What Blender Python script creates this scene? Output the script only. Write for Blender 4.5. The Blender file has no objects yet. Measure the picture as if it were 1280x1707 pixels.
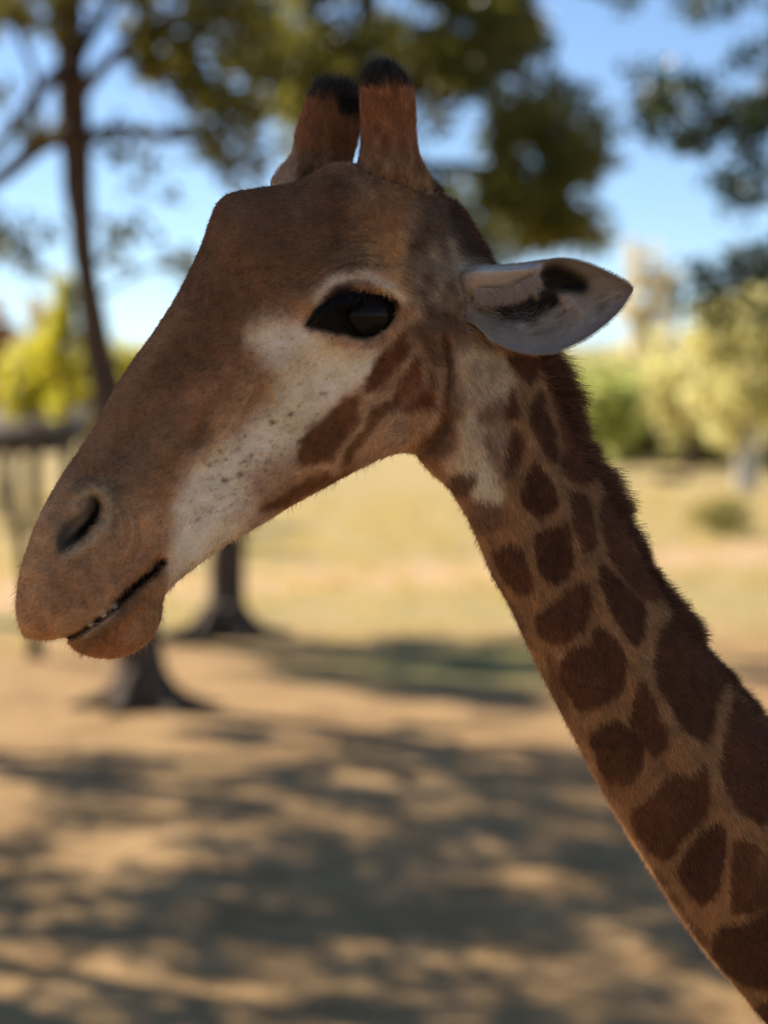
import bpy, math, random
import numpy as np
from mathutils import Vector

random.seed(7)
R = np.random.default_rng(11)
S = bpy.context.scene
COL = S.collection
rad = math.radians

# ------------------------------------------------------------------ camera, sky, sun, exposure
HC = 3.2                      # eye height of the viewing deck
FPX = 3407.0                  # focal length in pixels of the 1280 x 1707 photograph
PITCH = math.atan((853.5 - 700.0) / FPX)
FOCUS = 2.335
cam_d = bpy.data.cameras.new('camera')
cam = bpy.data.objects.new('camera', cam_d)
COL.objects.link(cam)
cam.location = (0, 0, HC)
cam.rotation_euler = (math.pi / 2 - PITCH, 0, 0)
cam_d.sensor_fit = 'VERTICAL'
cam_d.sensor_height = 24.0
cam_d.lens = FPX / 1707.0 * 24.0
cam_d.clip_start = 0.05
cam_d.clip_end = 6000
cam_d.dof.use_dof = True
cam_d.dof.focus_distance = FOCUS
cam_d.dof.aperture_fstop = 1.65
S.camera = cam

SUN_EL, SUN_AZ = rad(38), rad(48)        # azimuth measured from the view direction towards the left
sun_from = Vector((-math.sin(SUN_AZ) * math.cos(SUN_EL), math.cos(SUN_AZ) * math.cos(SUN_EL), math.sin(SUN_EL)))
W = bpy.data.worlds.new('World')
S.world = W
W.use_nodes = True
wn = W.node_tree
sky = wn.nodes.new('ShaderNodeTexSky')
sky.sky_type = 'NISHITA'
sky.sun_disc = False
sky.sun_elevation = SUN_EL
sky.sun_rotation = -SUN_AZ
sky.altitude = 200
sky.air_density = 0.75
sky.dust_density = 0.05
sky.ozone_density = 3.0
bg = wn.nodes['Background']
bg.inputs['Strength'].default_value = 0.075
wn.links.new(sky.outputs[0], bg.inputs[0])
sun_d = bpy.data.lights.new('sun', 'SUN')
sun_d.energy = 5.0
sun_d.angle = rad(0.53)
sun_d.color = (1.0, 0.89, 0.74)
sun = bpy.data.objects.new('sun', sun_d)
COL.objects.link(sun)
sun.rotation_euler = (-sun_from).to_track_quat('-Z', 'Y').to_euler()
sun.location = sun_from * 60

S.view_settings.view_transform = 'Standard'
S.view_settings.look = 'None'
S.view_settings.exposure = 1.05
S.view_settings.gamma = 1.0
S.view_settings.use_curve_mapping = False
S.render.engine = 'CYCLES'
S.cycles.use_denoising = True
S.cycles.max_bounces = 8
S.cycles.transparent_max_bounces = 8
S.cycles.sample_clamp_indirect = 8.0

# ------------------------------------------------------------------ helpers
CP, SP = math.cos(PITCH), math.sin(PITCH)


def at(px, py, y):
    """Point of the place that the photograph shows at (px, py), y metres in front of the deck."""
    px = np.asarray(px, float); py = np.asarray(py, float)
    u = (px - 640.0) / FPX; v = (853.5 - py) / FPX
    dy = CP + v * SP; dz = -SP + v * CP
    k = np.asarray(y, float) / dy
    return np.stack(np.broadcast_arrays(u * k, dy * k, HC + dz * k), -1)


def proj(p):
    x, y, z = p[..., 0], p[..., 1], p[..., 2] - HC
    f = y * CP - z * SP; up = y * SP + z * CP
    return 640 + FPX * x / f, 853.5 - FPX * up / f


def ground_y(py):
    return HC * FPX / (py - 700.0) if py > 700 else 1e9


def mesh_obj(name, verts, faces, mat=None, parent=None, smooth=True, uvcol=None):
    me = bpy.data.meshes.new(name)
    verts = np.asarray(verts, np.float32)
    me.vertices.add(len(verts))
    me.vertices.foreach_set('co', verts.ravel())
    faces = [np.asarray(f, np.int32) for f in (faces if isinstance(faces, list) else [faces])]
    tot = np.concatenate([np.full(len(f), f.shape[1], np.int32) for f in faces])
    idx = np.concatenate([f.ravel() for f in faces])
    me.loops.add(len(idx))
    me.loops.foreach_set('vertex_index', idx)
    me.polygons.add(len(tot))
    st = np.zeros(len(tot), np.int32); st[1:] = np.cumsum(tot)[:-1]
    me.polygons.foreach_set('loop_start', st)
    me.polygons.foreach_set('loop_total', tot)
    if uvcol is not None:
        a = me.color_attributes.new('coat', 'FLOAT_COLOR', 'POINT')
        c = np.ones((len(verts), 4), np.float32); c[:, :3] = uvcol
        a.data.foreach_set('color', c.ravel())
    me.update(calc_edges=True)
    me.validate()
    if smooth:
        me.polygons.foreach_set('use_smooth', np.ones(len(me.polygons), bool))
    if mat:
        me.materials.append(mat)
    ob = bpy.data.objects.new(name, me)
    COL.objects.link(ob)
    if parent is not None:
        put(ob, parent)
    return ob


def world_of(o):
    m = o.matrix_parent_inverse @ o.matrix_basis
    return world_of(o.parent) @ m if o.parent is not None else o.matrix_basis.copy()


def put(ob, parent):
    """Parent without moving."""
    ob.parent = parent
    ob.matrix_parent_inverse = world_of(parent).inverted()


def thing(name, label, cat, loc, group=None):
    o = bpy.data.objects.new(name, None)
    COL.objects.link(o)
    o.location = loc
    o.empty_display_size = 0.2
    tag(o, label, cat, group)
    return o


def tag(o, label, cat, group=None):
    o['label'] = label
    o['category'] = cat
    if group:
        o['group'] = group


def grid_faces(n, m, wrap=True, off=0):
    i = np.arange(n - 1)[:, None]; j = np.arange(m if wrap else m - 1)[None, :]
    a = i * m + j; b = i * m + (j + 1) % m; c = (i + 1) * m + (j + 1) % m; d = (i + 1) * m + j
    return np.stack([a, b, c, d], -1).reshape(-1, 4) + off


def catmull(t, P, q):
    """Smooth interpolation of rows P at parameters t, evaluated at q (finite-difference Hermite)."""
    t = np.asarray(t, float); P = np.asarray(P, float)
    m = np.zeros_like(P)
    m[1:-1] = (P[2:] - P[:-2]) / (t[2:] - t[:-2])[:, None]
    m[0] = (P[1] - P[0]) / (t[1] - t[0]); m[-1] = (P[-1] - P[-2]) / (t[-1] - t[-2])
    k = np.clip(np.searchsorted(t, q, side='right') - 1, 0, len(t) - 2)
    h = (t[k + 1] - t[k]); s = ((q - t[k]) / h)[:, None]; h = h[:, None]
    return ((2 * s**3 - 3 * s**2 + 1) * P[k] + (s**3 - 2 * s**2 + s) * h * m[k]
            + (-2 * s**3 + 3 * s**2) * P[k + 1] + (s**3 - s**2) * h * m[k + 1])


_perm = np.random.default_rng(5).random((64, 64, 64)).astype(np.float32)


def vnoise(p):
    """Smooth value noise in [-1, 1] at points p (n, 3)."""
    f = np.floor(p).astype(int); t = p - f; t = t * t * (3 - 2 * t)
    r = 0
    for dx in (0, 1):
        for dy in (0, 1):
            for dz in (0, 1):
                w = (t[:, 0] if dx else 1 - t[:, 0]) * (t[:, 1] if dy else 1 - t[:, 1]) * (t[:, 2] if dz else 1 - t[:, 2])
                r = r + w * _perm[(f[:, 0] + dx) % 64, (f[:, 1] + dy) % 64, (f[:, 2] + dz) % 64]
    return r * 2 - 1


def tube(path, radii, seg=12, rough=0.0, cap=True, step=None, nscale=3.0):
    path = np.asarray(path, float); radii = np.asarray(radii, float)
    t = np.zeros(len(path)); t[1:] = np.cumsum(np.linalg.norm(np.diff(path, axis=0), axis=1))
    n = max(len(path), int(t[-1] / (step or max(0.04, radii.mean() * 0.8))) + 2)
    q = np.linspace(0, t[-1], n)
    C = catmull(t, path, q); r = np.maximum(catmull(t, radii[:, None], q)[:, 0], 1e-4)
    T = np.gradient(C, axis=0); T /= np.linalg.norm(T, axis=1)[:, None] + 1e-9
    ref = np.array([0.31, 0.93, 0.2])
    A = np.cross(T, ref); A /= np.linalg.norm(A, axis=1)[:, None] + 1e-9
    B = np.cross(T, A)
    ph = np.linspace(0, 2 * np.pi, seg, endpoint=False)
    V = C[:, None] + r[:, None, None] * (np.cos(ph)[None, :, None] * A[:, None] + np.sin(ph)[None, :, None] * B[:, None])
    V = V.reshape(-1, 3)
    if rough:
        rr = np.repeat(r, seg); ctr = np.repeat(C, seg, axis=0)
        V = ctr + (V - ctr) * (1 + rough * vnoise(V * nscale + 7.7))[:, None]
    F = [grid_faces(n, seg)]
    if cap:
        F = [F[0], np.array([list(range(seg))[::-1], list(range((n - 1) * seg, n * seg))])]
    return V, F


def merge(parts):
    V, F4, Fn, off = [], [], {}, 0
    for v, f in parts:
        V.append(v)
        for g in (f if isinstance(f, list) else [f]):
            Fn.setdefault(g.shape[1], []).append(np.asarray(g) + off)
        off += len(v)
    return np.concatenate(V), [np.concatenate(x) for x in Fn.values()]


# ------------------------------------------------------------------ materials
def mat(name, build):
    m = bpy.data.materials.new(name)
    m.use_nodes = True
    nt = m.node_tree
    b = nt.nodes['Principled BSDF']
    build(nt, b)
    return m


def N(nt, kind, **kw):
    n = nt.nodes.new(kind)
    for k, v in kw.items():
        if k in n.inputs:
            n.inputs[k].default_value = v
        else:
            setattr(n, k, v)
    return n


def ramp(nt, fac, stops):
    r = nt.nodes.new('ShaderNodeValToRGB')
    e = r.color_ramp.elements
    while len(e) < len(stops):
        e.new(0.5)
    for k, (p, c) in enumerate(stops):
        e[k].position = p; e[k].color = (*c, 1)
    nt.links.new(fac, r.inputs[0])
    return r


def coat_mat(name, rough=0.75, trans=0.0, bump=0.0, spec=0.25, scale=160.0):
    def f(nt, b):
        a = N(nt, 'ShaderNodeAttribute', attribute_name='coat')
        nt.links.new(a.outputs['Color'], b.inputs['Base Color'])
        b.inputs['Roughness'].default_value = rough
        b.inputs['Specular IOR Level'].default_value = spec
        if bump:
            tc = N(nt, 'ShaderNodeTexCoord')
            nz = N(nt, 'ShaderNodeTexNoise', Scale=scale, Detail=4.0)
            nt.links.new(tc.outputs['Object'], nz.inputs['Vector'])
            bp = N(nt, 'ShaderNodeBump', Strength=bump, Distance=0.003)
            nt.links.new(nz.outputs['Fac'], bp.inputs['Height'])
            nt.links.new(bp.outputs[0], b.inputs['Normal'])
        if trans:
            tr = N(nt, 'ShaderNodeBsdfTranslucent')
            nt.links.new(a.outputs['Color'], tr.inputs['Color'])
            mx = N(nt, 'ShaderNodeMixShader'); mx.inputs[0].default_value = trans
            nt.links.new(b.outputs[0], mx.inputs[1]); nt.links.new(tr.outputs[0], mx.inputs[2])
            nt.links.new(mx.outputs[0], nt.nodes['Material Output'].inputs['Surface'])
    return mat(name, f)


def leaf_mat(name, cols, trans=0.45, tcol=None, scale=1.6):
    """cols: dark and light leaf colour; the backlit tint is tcol."""
    def f(nt, b):
        g = N(nt, 'ShaderNodeNewGeometry')
        r1 = ramp(nt, g.outputs['Random Per Island'], [(0.0, cols[0]), (0.55, cols[1]), (1.0, cols[2])])
        nt.links.new(r1.outputs[0], b.inputs['Base Color'])
        b.inputs['Roughness'].default_value = 0.45
        b.inputs['Specular IOR Level'].default_value = 0.4
        tr = N(nt, 'ShaderNodeBsdfTranslucent')
        tr.inputs['Color'].default_value = (*(tcol or cols[2]), 1)
        mx = N(nt, 'ShaderNodeMixShader'); mx.inputs[0].default_value = trans
        nt.links.new(b.outputs[0], mx.inputs[1]); nt.links.new(tr.outputs[0], mx.inputs[2])
        nt.links.new(mx.outputs[0], nt.nodes['Material Output'].inputs['Surface'])
    return mat(name, f)


def bark_mat(name, dark, light, scale=9.0):
    def f(nt, b):
        tc = N(nt, 'ShaderNodeTexCoord')
        mp = N(nt, 'ShaderNodeMapping'); mp.inputs['Scale'].default_value = (1, 1, 0.25)
        nt.links.new(tc.outputs['Object'], mp.inputs[0])
        nz = N(nt, 'ShaderNodeTexNoise', Scale=scale, Detail=6.0, Roughness=0.65)
        nt.links.new(mp.outputs[0], nz.inputs['Vector'])
        r = ramp(nt, nz.outputs['Fac'], [(0.32, dark), (0.7, light)])
        nt.links.new(r.outputs[0], b.inputs['Base Color'])
        b.inputs['Roughness'].default_value = 0.9
        bp = N(nt, 'ShaderNodeBump', Strength=0.7, Distance=0.03)
        nt.links.new(nz.outputs['Fac'], bp.inputs['Height'])
        nt.links.new(bp.outputs[0], b.inputs['Normal'])
    return mat(name, f)


M_BARK = bark_mat('brown bark', (0.034, 0.022, 0.014), (0.14, 0.092, 0.058))
M_PALEBARK = bark_mat('pale bark', (0.38, 0.35, 0.31), (0.68, 0.65, 0.6))
M_LEAF_DARK = leaf_mat('dark green leaf', [(0.035, 0.045, 0.012), (0.065, 0.075, 0.018), (0.12, 0.125, 0.03)], 0.5, (0.30, 0.285, 0.05))
M_LEAF_OLIVE = leaf_mat('olive leaf', [(0.035, 0.045, 0.015), (0.075, 0.085, 0.02), (0.16, 0.15, 0.03)], 0.45, (0.30, 0.27, 0.04))
M_LEAF_BLUE = leaf_mat('bluish green leaf', [(0.015, 0.028, 0.016), (0.03, 0.048, 0.024), (0.05, 0.075, 0.03)], 0.25, (0.08, 0.12, 0.03))
M_LEAF_LIME = leaf_mat('lime leaf', [(0.14, 0.15, 0.015), (0.26, 0.26, 0.025), (0.38, 0.36, 0.04)], 0.55, (0.80, 0.72, 0.06))
M_LEAF_YELLOW = leaf_mat('yellow leaf', [(0.34, 0.32, 0.12), (0.50, 0.46, 0.20), (0.62, 0.56, 0.28)], 0.6, (0.84, 0.78, 0.36))
M_LEAF_SAGE = leaf_mat('light green leaf', [(0.16, 0.21, 0.06), (0.27, 0.31, 0.09), (0.38, 0.38, 0.14)], 0.55, (0.70, 0.74, 0.24))
M_LEAF_CREAM = leaf_mat('cream leaf', [(0.45, 0.40, 0.27), (0.56, 0.51, 0.36), (0.7, 0.64, 0.48)], 0.55, (0.9, 0.82, 0.58))
M_LEAF_RUST = leaf_mat('rust leaf', [(0.24, 0.11, 0.04), (0.38, 0.20, 0.08), (0.5, 0.28, 0.12)], 0.45, (0.7, 0.38, 0.16))

# ------------------------------------------------------------------ ground and hills


def ground_mat(nt, b):
    tc = N(nt, 'ShaderNodeTexCoord')
    sx = N(nt, 'ShaderNodeSeparateXYZ')
    nt.links.new(tc.outputs['Object'], sx.inputs[0])
    big = N(nt, 'ShaderNodeTexNoise', Scale=0.16, Detail=5.0, Roughness=0.6)
    nt.links.new(tc.outputs['Object'], big.inputs['Vector'])
    mid = N(nt, 'ShaderNodeTexNoise', Scale=0.9, Detail=6.0, Roughness=0.65)
    nt.links.new(tc.outputs['Object'], mid.inputs['Vector'])
    fine = N(nt, 'ShaderNodeTexNoise', Scale=22.0, Detail=6.0, Roughness=0.7)
    nt.links.new(tc.outputs['Object'], fine.inputs['Vector'])
    dirt = ramp(nt, mid.outputs['Fac'], [(0.3, (0.26, 0.155, 0.066)), (0.5, (0.40, 0.25, 0.112)), (0.72, (0.49, 0.32, 0.155))])
    grass = ramp(nt, mid.outputs['Fac'], [(0.3, (0.25, 0.205, 0.075)), (0.48, (0.42, 0.325, 0.135)), (0.72, (0.52, 0.375, 0.185))])
    green = ramp(nt, mid.outputs['Fac'], [(0.3, (0.15, 0.165, 0.05)), (0.7, (0.30, 0.28, 0.095))])
    # the meadow begins beyond the big trees; a bare track crosses it
    y2 = N(nt, 'ShaderNodeMath', operation='MULTIPLY_ADD'); y2.inputs[1].default_value = 9.0
    nt.links.new(big.outputs['Fac'], y2.inputs[0]); nt.links.new(sx.outputs['Y'], y2.inputs[2])
    m1 = N(nt, 'ShaderNodeMapRange'); m1.inputs['From Min'].default_value = 33.0; m1.inputs['From Max'].default_value = 36.5
    nt.links.new(y2.outputs[0], m1.inputs['Value'])
    mixg = N(nt, 'ShaderNodeMix', data_type='RGBA')
    nt.links.new(m1.outputs[0], mixg.inputs['Factor'])
    nt.links.new(dirt.outputs[0], mixg.inputs['A']); nt.links.new(grass.outputs[0], mixg.inputs['B'])
    # track: distance to the line y = 45 + 0.9 x (curving)
    tl = N(nt, 'ShaderNodeMath', operation='MULTIPLY_ADD'); tl.inputs[1].default_value = -0.75
    nt.links.new(sx.outputs['X'], tl.inputs[0]); nt.links.new(y2.outputs[0], tl.inputs[2])
    ts = N(nt, 'ShaderNodeMath', operation='SUBTRACT'); ts.inputs[1].default_value = 47.0
    nt.links.new(tl.outputs[0], ts.inputs[0])
    ta = N(nt, 'ShaderNodeMath', operation='ABSOLUTE'); nt.links.new(ts.outputs[0], ta.inputs[0])
    m2 = N(nt, 'ShaderNodeMapRange'); m2.inputs['From Min'].default_value = 2.4; m2.inputs['From Max'].default_value = 4.6
    m2.inputs['To Min'].default_value = 0.9; m2.inputs['To Max'].default_value = 0.0
    nt.links.new(ta.outputs[0], m2.inputs['Value'])
    mixt = N(nt, 'ShaderNodeMix', data_type='RGBA')
    nt.links.new(m2.outputs[0], mixt.inputs['Factor'])
    nt.links.new(mixg.outputs['Result'], mixt.inputs['A']); mixt.inputs['B'].default_value = (0.58, 0.385, 0.215, 1)
    # green turf patch
    gn = N(nt, 'ShaderNodeVectorMath', operation='DISTANCE'); gn.inputs[1].default_value = (1.5, 26.6, 0)
    mp = N(nt, 'ShaderNodeMapping'); mp.inputs['Scale'].default_value = (1.0, 1.0, 1)
    nt.links.new(tc.outputs['Object'], gn.inputs[0])
    ga = N(nt, 'ShaderNodeMath', operation='MULTIPLY_ADD'); ga.inputs[1].default_value = 2.2
    nt.links.new(mid.outputs['Fac'], ga.inputs[0]); nt.links.new(gn.outputs['Value'], ga.inputs[2])
    m3 = N(nt, 'ShaderNodeMapRange'); m3.inputs['From Min'].default_value = 2.3; m3.inputs['From Max'].default_value = 4.6
    m3.inputs['To Min'].default_value = 0.85; m3.inputs['To Max'].default_value = 0.0
    nt.links.new(ga.outputs[0], m3.inputs['Value'])
    mixn = N(nt, 'ShaderNodeMix', data_type='RGBA')
    nt.links.new(m3.outputs[0], mixn.inputs['Factor'])
    nt.links.new(mixt.outputs['Result'], mixn.inputs['A']); nt.links.new(green.outputs[0], mixn.inputs['B'])
    fr = ramp(nt, fine.outputs['Fac'], [(0.3, (0.72, 0.72, 0.72)), (0.65, (1, 1, 1))])
    mm = N(nt, 'ShaderNodeMix', data_type='RGBA', blend_type='MULTIPLY'); mm.inputs['Factor'].default_value = 1.0
    nt.links.new(mixn.outputs['Result'], mm.inputs['A']); nt.links.new(fr.outputs[0], mm.inputs['B'])
    nt.links.new(mm.outputs['Result'], b.inputs['Base Color'])
    b.inputs['Roughness'].default_value = 0.95
    b.inputs['Specular IOR Level'].default_value = 0.15
    bp = N(nt, 'ShaderNodeBump', Strength=0.6, Distance=0.05)
    nt.links.new(fine.outputs['Fac'], bp.inputs['Height'])
    nt.links.new(bp.outputs[0], b.inputs['Normal'])


M_GROUND = mat('dry ground', ground_mat)
gx = np.concatenate([np.linspace(-1500, -60, 14), np.linspace(-50, 50, 80), np.linspace(60, 1500, 14)])
gy = np.concatenate([np.linspace(-300, -15, 8), np.linspace(-10, 90, 90), np.linspace(100, 2500, 20)])
GX, GY = np.meshgrid(gx, gy)


def ground_z(x, y):
    x = np.asarray(x, float); y = np.asarray(y, float)
    p = np.stack([np.broadcast_to(x, np.broadcast(x, y).shape).ravel() * 0.22 + 50, np.broadcast_to(y, np.broadcast(x, y).shape).ravel() * 0.22 + 50, np.zeros(np.broadcast(x, y).size)], -1)
    z = vnoise(np.abs(p)).reshape(np.broadcast(x, y).shape) * 0.07
    return z


GZ = ground_z(GX, GY)
g = mesh_obj('ground', np.stack([GX, GY, GZ], -1).reshape(-1, 3), grid_faces(len(gy), len(gx), wrap=False), M_GROUND)
g['kind'] = 'structure'


def hill_mat(nt, b):
    tc = N(nt, 'ShaderNodeTexCoord')
    nz = N(nt, 'ShaderNodeTexNoise', Scale=0.035, Detail=6.0, Roughness=0.65)
    nt.links.new(tc.outputs['Object'], nz.inputs['Vector'])
    r = ramp(nt, nz.outputs['Fac'], [(0.35, (0.12, 0.13, 0.05)), (0.5, (0.30, 0.24, 0.10)), (0.68, (0.44, 0.33, 0.16))])
    nt.links.new(r.outputs[0], b.inputs['Base Color'])
    b.inputs['Roughness'].default_value = 1.0


M_HILL = mat('dry hillside', hill_mat)
hx = np.linspace(-420, 420, 120); hy = np.linspace(330, 760, 40)
HX, HY = np.meshgrid(hx, hy)
env = np.sin(np.clip((HY - 330) / 430, 0, 1) * np.pi) ** 0.7
hh = env * (21.5 + 5 * vnoise(np.stack([HX.ravel() / 90 + 20, HY.ravel() / 90, HX.ravel() * 0], -1)).reshape(HX.shape)
            + 1.6 * vnoise(np.stack([HX.ravel() / 14 + 40, HY.ravel() / 14, HX.ravel() * 0], -1)).reshape(HX.shape)) - 0.3
hill = mesh_obj('hill', np.stack([HX, HY, hh], -1).reshape(-1, 3), grid_faces(len(hy), len(hx), wrap=False), M_HILL)
hill['kind'] = 'structure'

# ------------------------------------------------------------------ trees


def leaves(centres, size, jitter=0.35, aspect=0.5, droop=0.0):
    """One rhombic, slightly folded leaf per centre."""
    n = len(centres)
    d = R.normal(size=(n, 3)); d[:, 2] -= droop; d /= np.linalg.norm(d, axis=1)[:, None]
    a = R.normal(size=(n, 3)); s = np.cross(d, a); s /= np.linalg.norm(s, axis=1)[:, None]
    u = np.cross(d, s)
    L = size * (1 + jitter * R.uniform(-1, 1, n))[:, None]
    w = L * aspect * 0.5
    c = np.asarray(centres)
    V = np.stack([c - d * L * 0.5, c + s * w + u * w * 0.35 - d * L * 0.05, c + d * L * 0.5, c - s * w + u * w * 0.35 - d * L * 0.05], 1).reshape(-1, 3)
    F = np.arange(4 * n).reshape(n, 4)
    return V, F


def clump_points(clumps, per, flat=0.75):
    """clumps: (n, 4) centre and radius."""
    out = []
    for x, y, z, r in clumps:
        k = max(3, int(per * (r / 0.5) ** 2 * R.uniform(0.6, 1.3)))
        p = R.normal(size=(k, 3)); p /= np.linalg.norm(p, axis=1)[:, None]
        p *= (R.random(k) ** 0.45)[:, None] * r
        p[:, 2] *= flat
        out.append(p + (x, y, z))
    return np.concatenate(out)


def crown_clumps(c, rx, ry, rz, n, r, shell=0.35):
    p = R.normal(size=(n, 3)); p /= np.linalg.norm(p, axis=1)[:, None]
    p *= (shell + (1 - shell) * R.random(n) ** 0.5)[:, None]
    p *= (rx, ry, rz)
    return np.column_stack([p + c, r * R.uniform(0.55, 1.35, n)])


def limb_parts(start, targets, r0):
    out = []
    for t in targets:
        s = np.asarray(start, float); t = np.asarray(t, float)
        mid = s * 0.45 + t * 0.55 + R.normal(size=3) * 0.12 * np.linalg.norm(t - s)
        out.append(tube([s, mid, t], [r0, r0 * 0.6, r0 * 0.15], 7, 0.1))
    return out


def tree(name, label, cat, base, trunk_path, trunk_r, branches, clumps, per, size, lmat, bmat, group=None, twig_r=0.035, flat=0.75, aspect=0.5, limbs=26, droop=0.0, gap=None):
    root = thing(name, label, cat, tuple(base), group)
    mesh_obj('trunk', *tube(trunk_path, trunk_r, 16, 0.12), bmat, root)
    if trunk_r[-1] > 0.25:
        foot = np.asarray(trunk_path[-1], float); w0 = trunk_r[-1]
        for k in range(6):
            a = k * 1.05 + R.uniform(-0.25, 0.25); ln_ = w0 * R.uniform(1.7, 2.7); d = np.array([math.cos(a), math.sin(a), 0])
            z0 = -foot[2]
            mesh_obj('root', *tube([foot + d * w0 * 0.35 + (0, 0, 0.12 + w0 * 0.9), foot + d * w0 * 0.95 + (0, 0, 0.12 + w0 * 0.22), foot + d * ln_ * 0.8 + (0, 0, 0.13), foot + d * ln_ + (0, 0, 0.03)], [w0 * 0.28, w0 * 0.24, w0 * 0.15, w0 * 0.05], 9, 0.15), bmat, root)
    starts = [np.asarray(p, float) for p in trunk_path[len(trunk_path) // 2:]]
    for bp, br in branches:
        mesh_obj('branch', *tube(bp, br, 10, 0.12), bmat, root)
        starts += [np.asarray(p, float) for p in bp[1:]]
    clumps = np.asarray(clumps)
    if limbs and len(clumps):
        pick = clumps[R.permutation(len(clumps))[:limbs]]
        parts = []
        for c in pick:
            s = min(starts, key=lambda q: np.linalg.norm(q - c[:3]))
            parts += limb_parts(s, [c[:3]], twig_r)
        mesh_obj('twigs', *merge(parts), bmat, root)['kind'] = 'stuff'
    if len(clumps):
        pts = clump_points(clumps, per, flat)
        if gap is not None:      # an opening in the crown through which the sun reaches the animal
            w = pts - gap[0]; s = np.array(sun_from)
            pts = pts[np.linalg.norm(w - (w @ s)[:, None] * s, axis=1) > gap[1]]
        mesh_obj('crown', *leaves(pts, size, aspect=aspect, droop=droop), lmat, root, smooth=False)
    return root


def px_clumps(polys, y, dy, r, dens):
    """Leaf clumps that fill the given outlines of a crown y metres away, dy metres deep."""
    out = []
    for poly, k in polys:
        poly = np.asarray(poly, float)
        lo, hi = poly.min(0), poly.max(0)
        q = R.uniform(lo, hi, (int((hi - lo).prod() * dens * k), 2))
        q = q[inside(poly, q[:, 0], q[:, 1])]
        d = y + R.uniform(-dy, dy, len(q))
        out.append(np.column_stack([at(q[:, 0], q[:, 1], d), r * R.uniform(0.5, 1.3, len(q))]))
    return np.concatenate(out)


def inside(poly, x, y):
    c = np.zeros(np.shape(x), bool)
    n = len(poly)
    for i in range(n):
        x0, y0 = poly[i]; x1, y1 = poly[(i + 1) % n]
        if y0 == y1:
            continue
        c ^= ((y0 > y) != (y1 > y)) & (x < (x1 - x0) * (y - y0) / (y1 - y0) + x0)
    return c


def path_px(pts, y, sway=0.0):
    pts = np.asarray(pts, float)
    ys = y + sway * np.sin(np.linspace(0, 3, len(pts)))
    return [np.array(p) for p in at(pts[:, 0], pts[:, 1], ys)]


def wpx(w, y):
    return [v * y / FPX * 0.5 for v in w]


def soften_base(path, r):
    """Pull the foot of a trunk a little into the soil."""
    p = path[-1].copy(); p[2] = ground_z(p[0], p[1]) - 0.12
    return path[:-1] + [p], r


# the tree with the winding stem on the left
YA = ground_y(1178)
pa = path_px([(150, -420), (135, -200), (118, 0), (117, 100), (124, 220), (130, 310), (138, 400), (150, 500), (168, 600), (188, 690), (205, 800), (220, 950), (232, 1090), (236, 1140), (238, 1178)], YA, 0.25)
ra = wpx([22, 34, 46, 50, 54, 50, 46, 43, 50, 58, 60, 66, 76, 96, 128], YA)
pa, ra = soften_base(pa, ra)
ba = [(path_px([(116, 105), (62, 158), (0, 245), (-70, 310), (-160, 360)], YA, -0.6), wpx([28, 24, 20, 16, 6], YA)),
      (path_px([(120, 222), (70, 240), (0, 297), (-70, 330), (-180, 350)], YA, 0.5), wpx([38, 34, 28, 22, 8], YA)),
      (path_px([(128, 240), (180, 218), (250, 224), (318, 228), (370, 200)], YA, 0.5), wpx([32, 24, 22, 16, 5], YA)),
      (path_px([(120, 120), (150, 60), (190, 0), (250, -60), (330, -160)], YA, 0.7), wpx([26, 24, 20, 16, 6], YA)),
      (path_px([(128, 170), (165, 120), (220, 70), (280, 30), (340, 10)], YA, -0.5), wpx([26, 24, 22, 14, 5], YA)),
      (path_px([(70, 240), (60, 130), (34, 60), (10, -40)], YA, -0.5), wpx([14, 12, 10, 6], YA))]
ca = px_clumps([([(220, -20), (470, -20), (480, 120), (430, 200), (320, 190), (230, 110)], 3.4),
                ([(330, 150), (470, 160), (470, 280), (400, 300), (330, 240)], 1.9),
                ([(-80, -60), (230, -60), (230, 40), (90, 60), (-80, 60)], 1.0),
                ([(-60, 60), (90, 60), (60, 420), (-60, 420)], 0.5),
                ([(150, 200), (350, 190), (340, 280), (160, 260)], 0.65),
                ([(180, 370), (240, 360), (240, 430), (190, 440)], 1.4),
                ([(230, 440), (330, 430), (320, 480), (240, 480)], 1.0),
                ([(30, 400), (90, 400), (80, 470), (40, 470)], 0.9),
                ([(150, 270), (340, 280), (330, 420), (160, 400)], 0.16),
                ([(-200, -380), (520, -380), (500, -20), (-200, -20)], 0.75)], YA, 1.4, 0.27, 0.00085)
ca = np.concatenate([ca, crown_clumps((-2.5, 22.9, 9.7), 2.3, 2.3, 1.0, 34, 0.5, 0.1)])
tree('tree', 'slender dark trunk winding up left of the giraffe face with bare limbs reaching left', 'tree', (pa[-1][0], pa[-1][1], 0), pa, ra, ba, ca, 60, 0.17, M_LEAF_OLIVE, M_BARK, 'shade trees round the clearing', 0.03, limbs=50)

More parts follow.
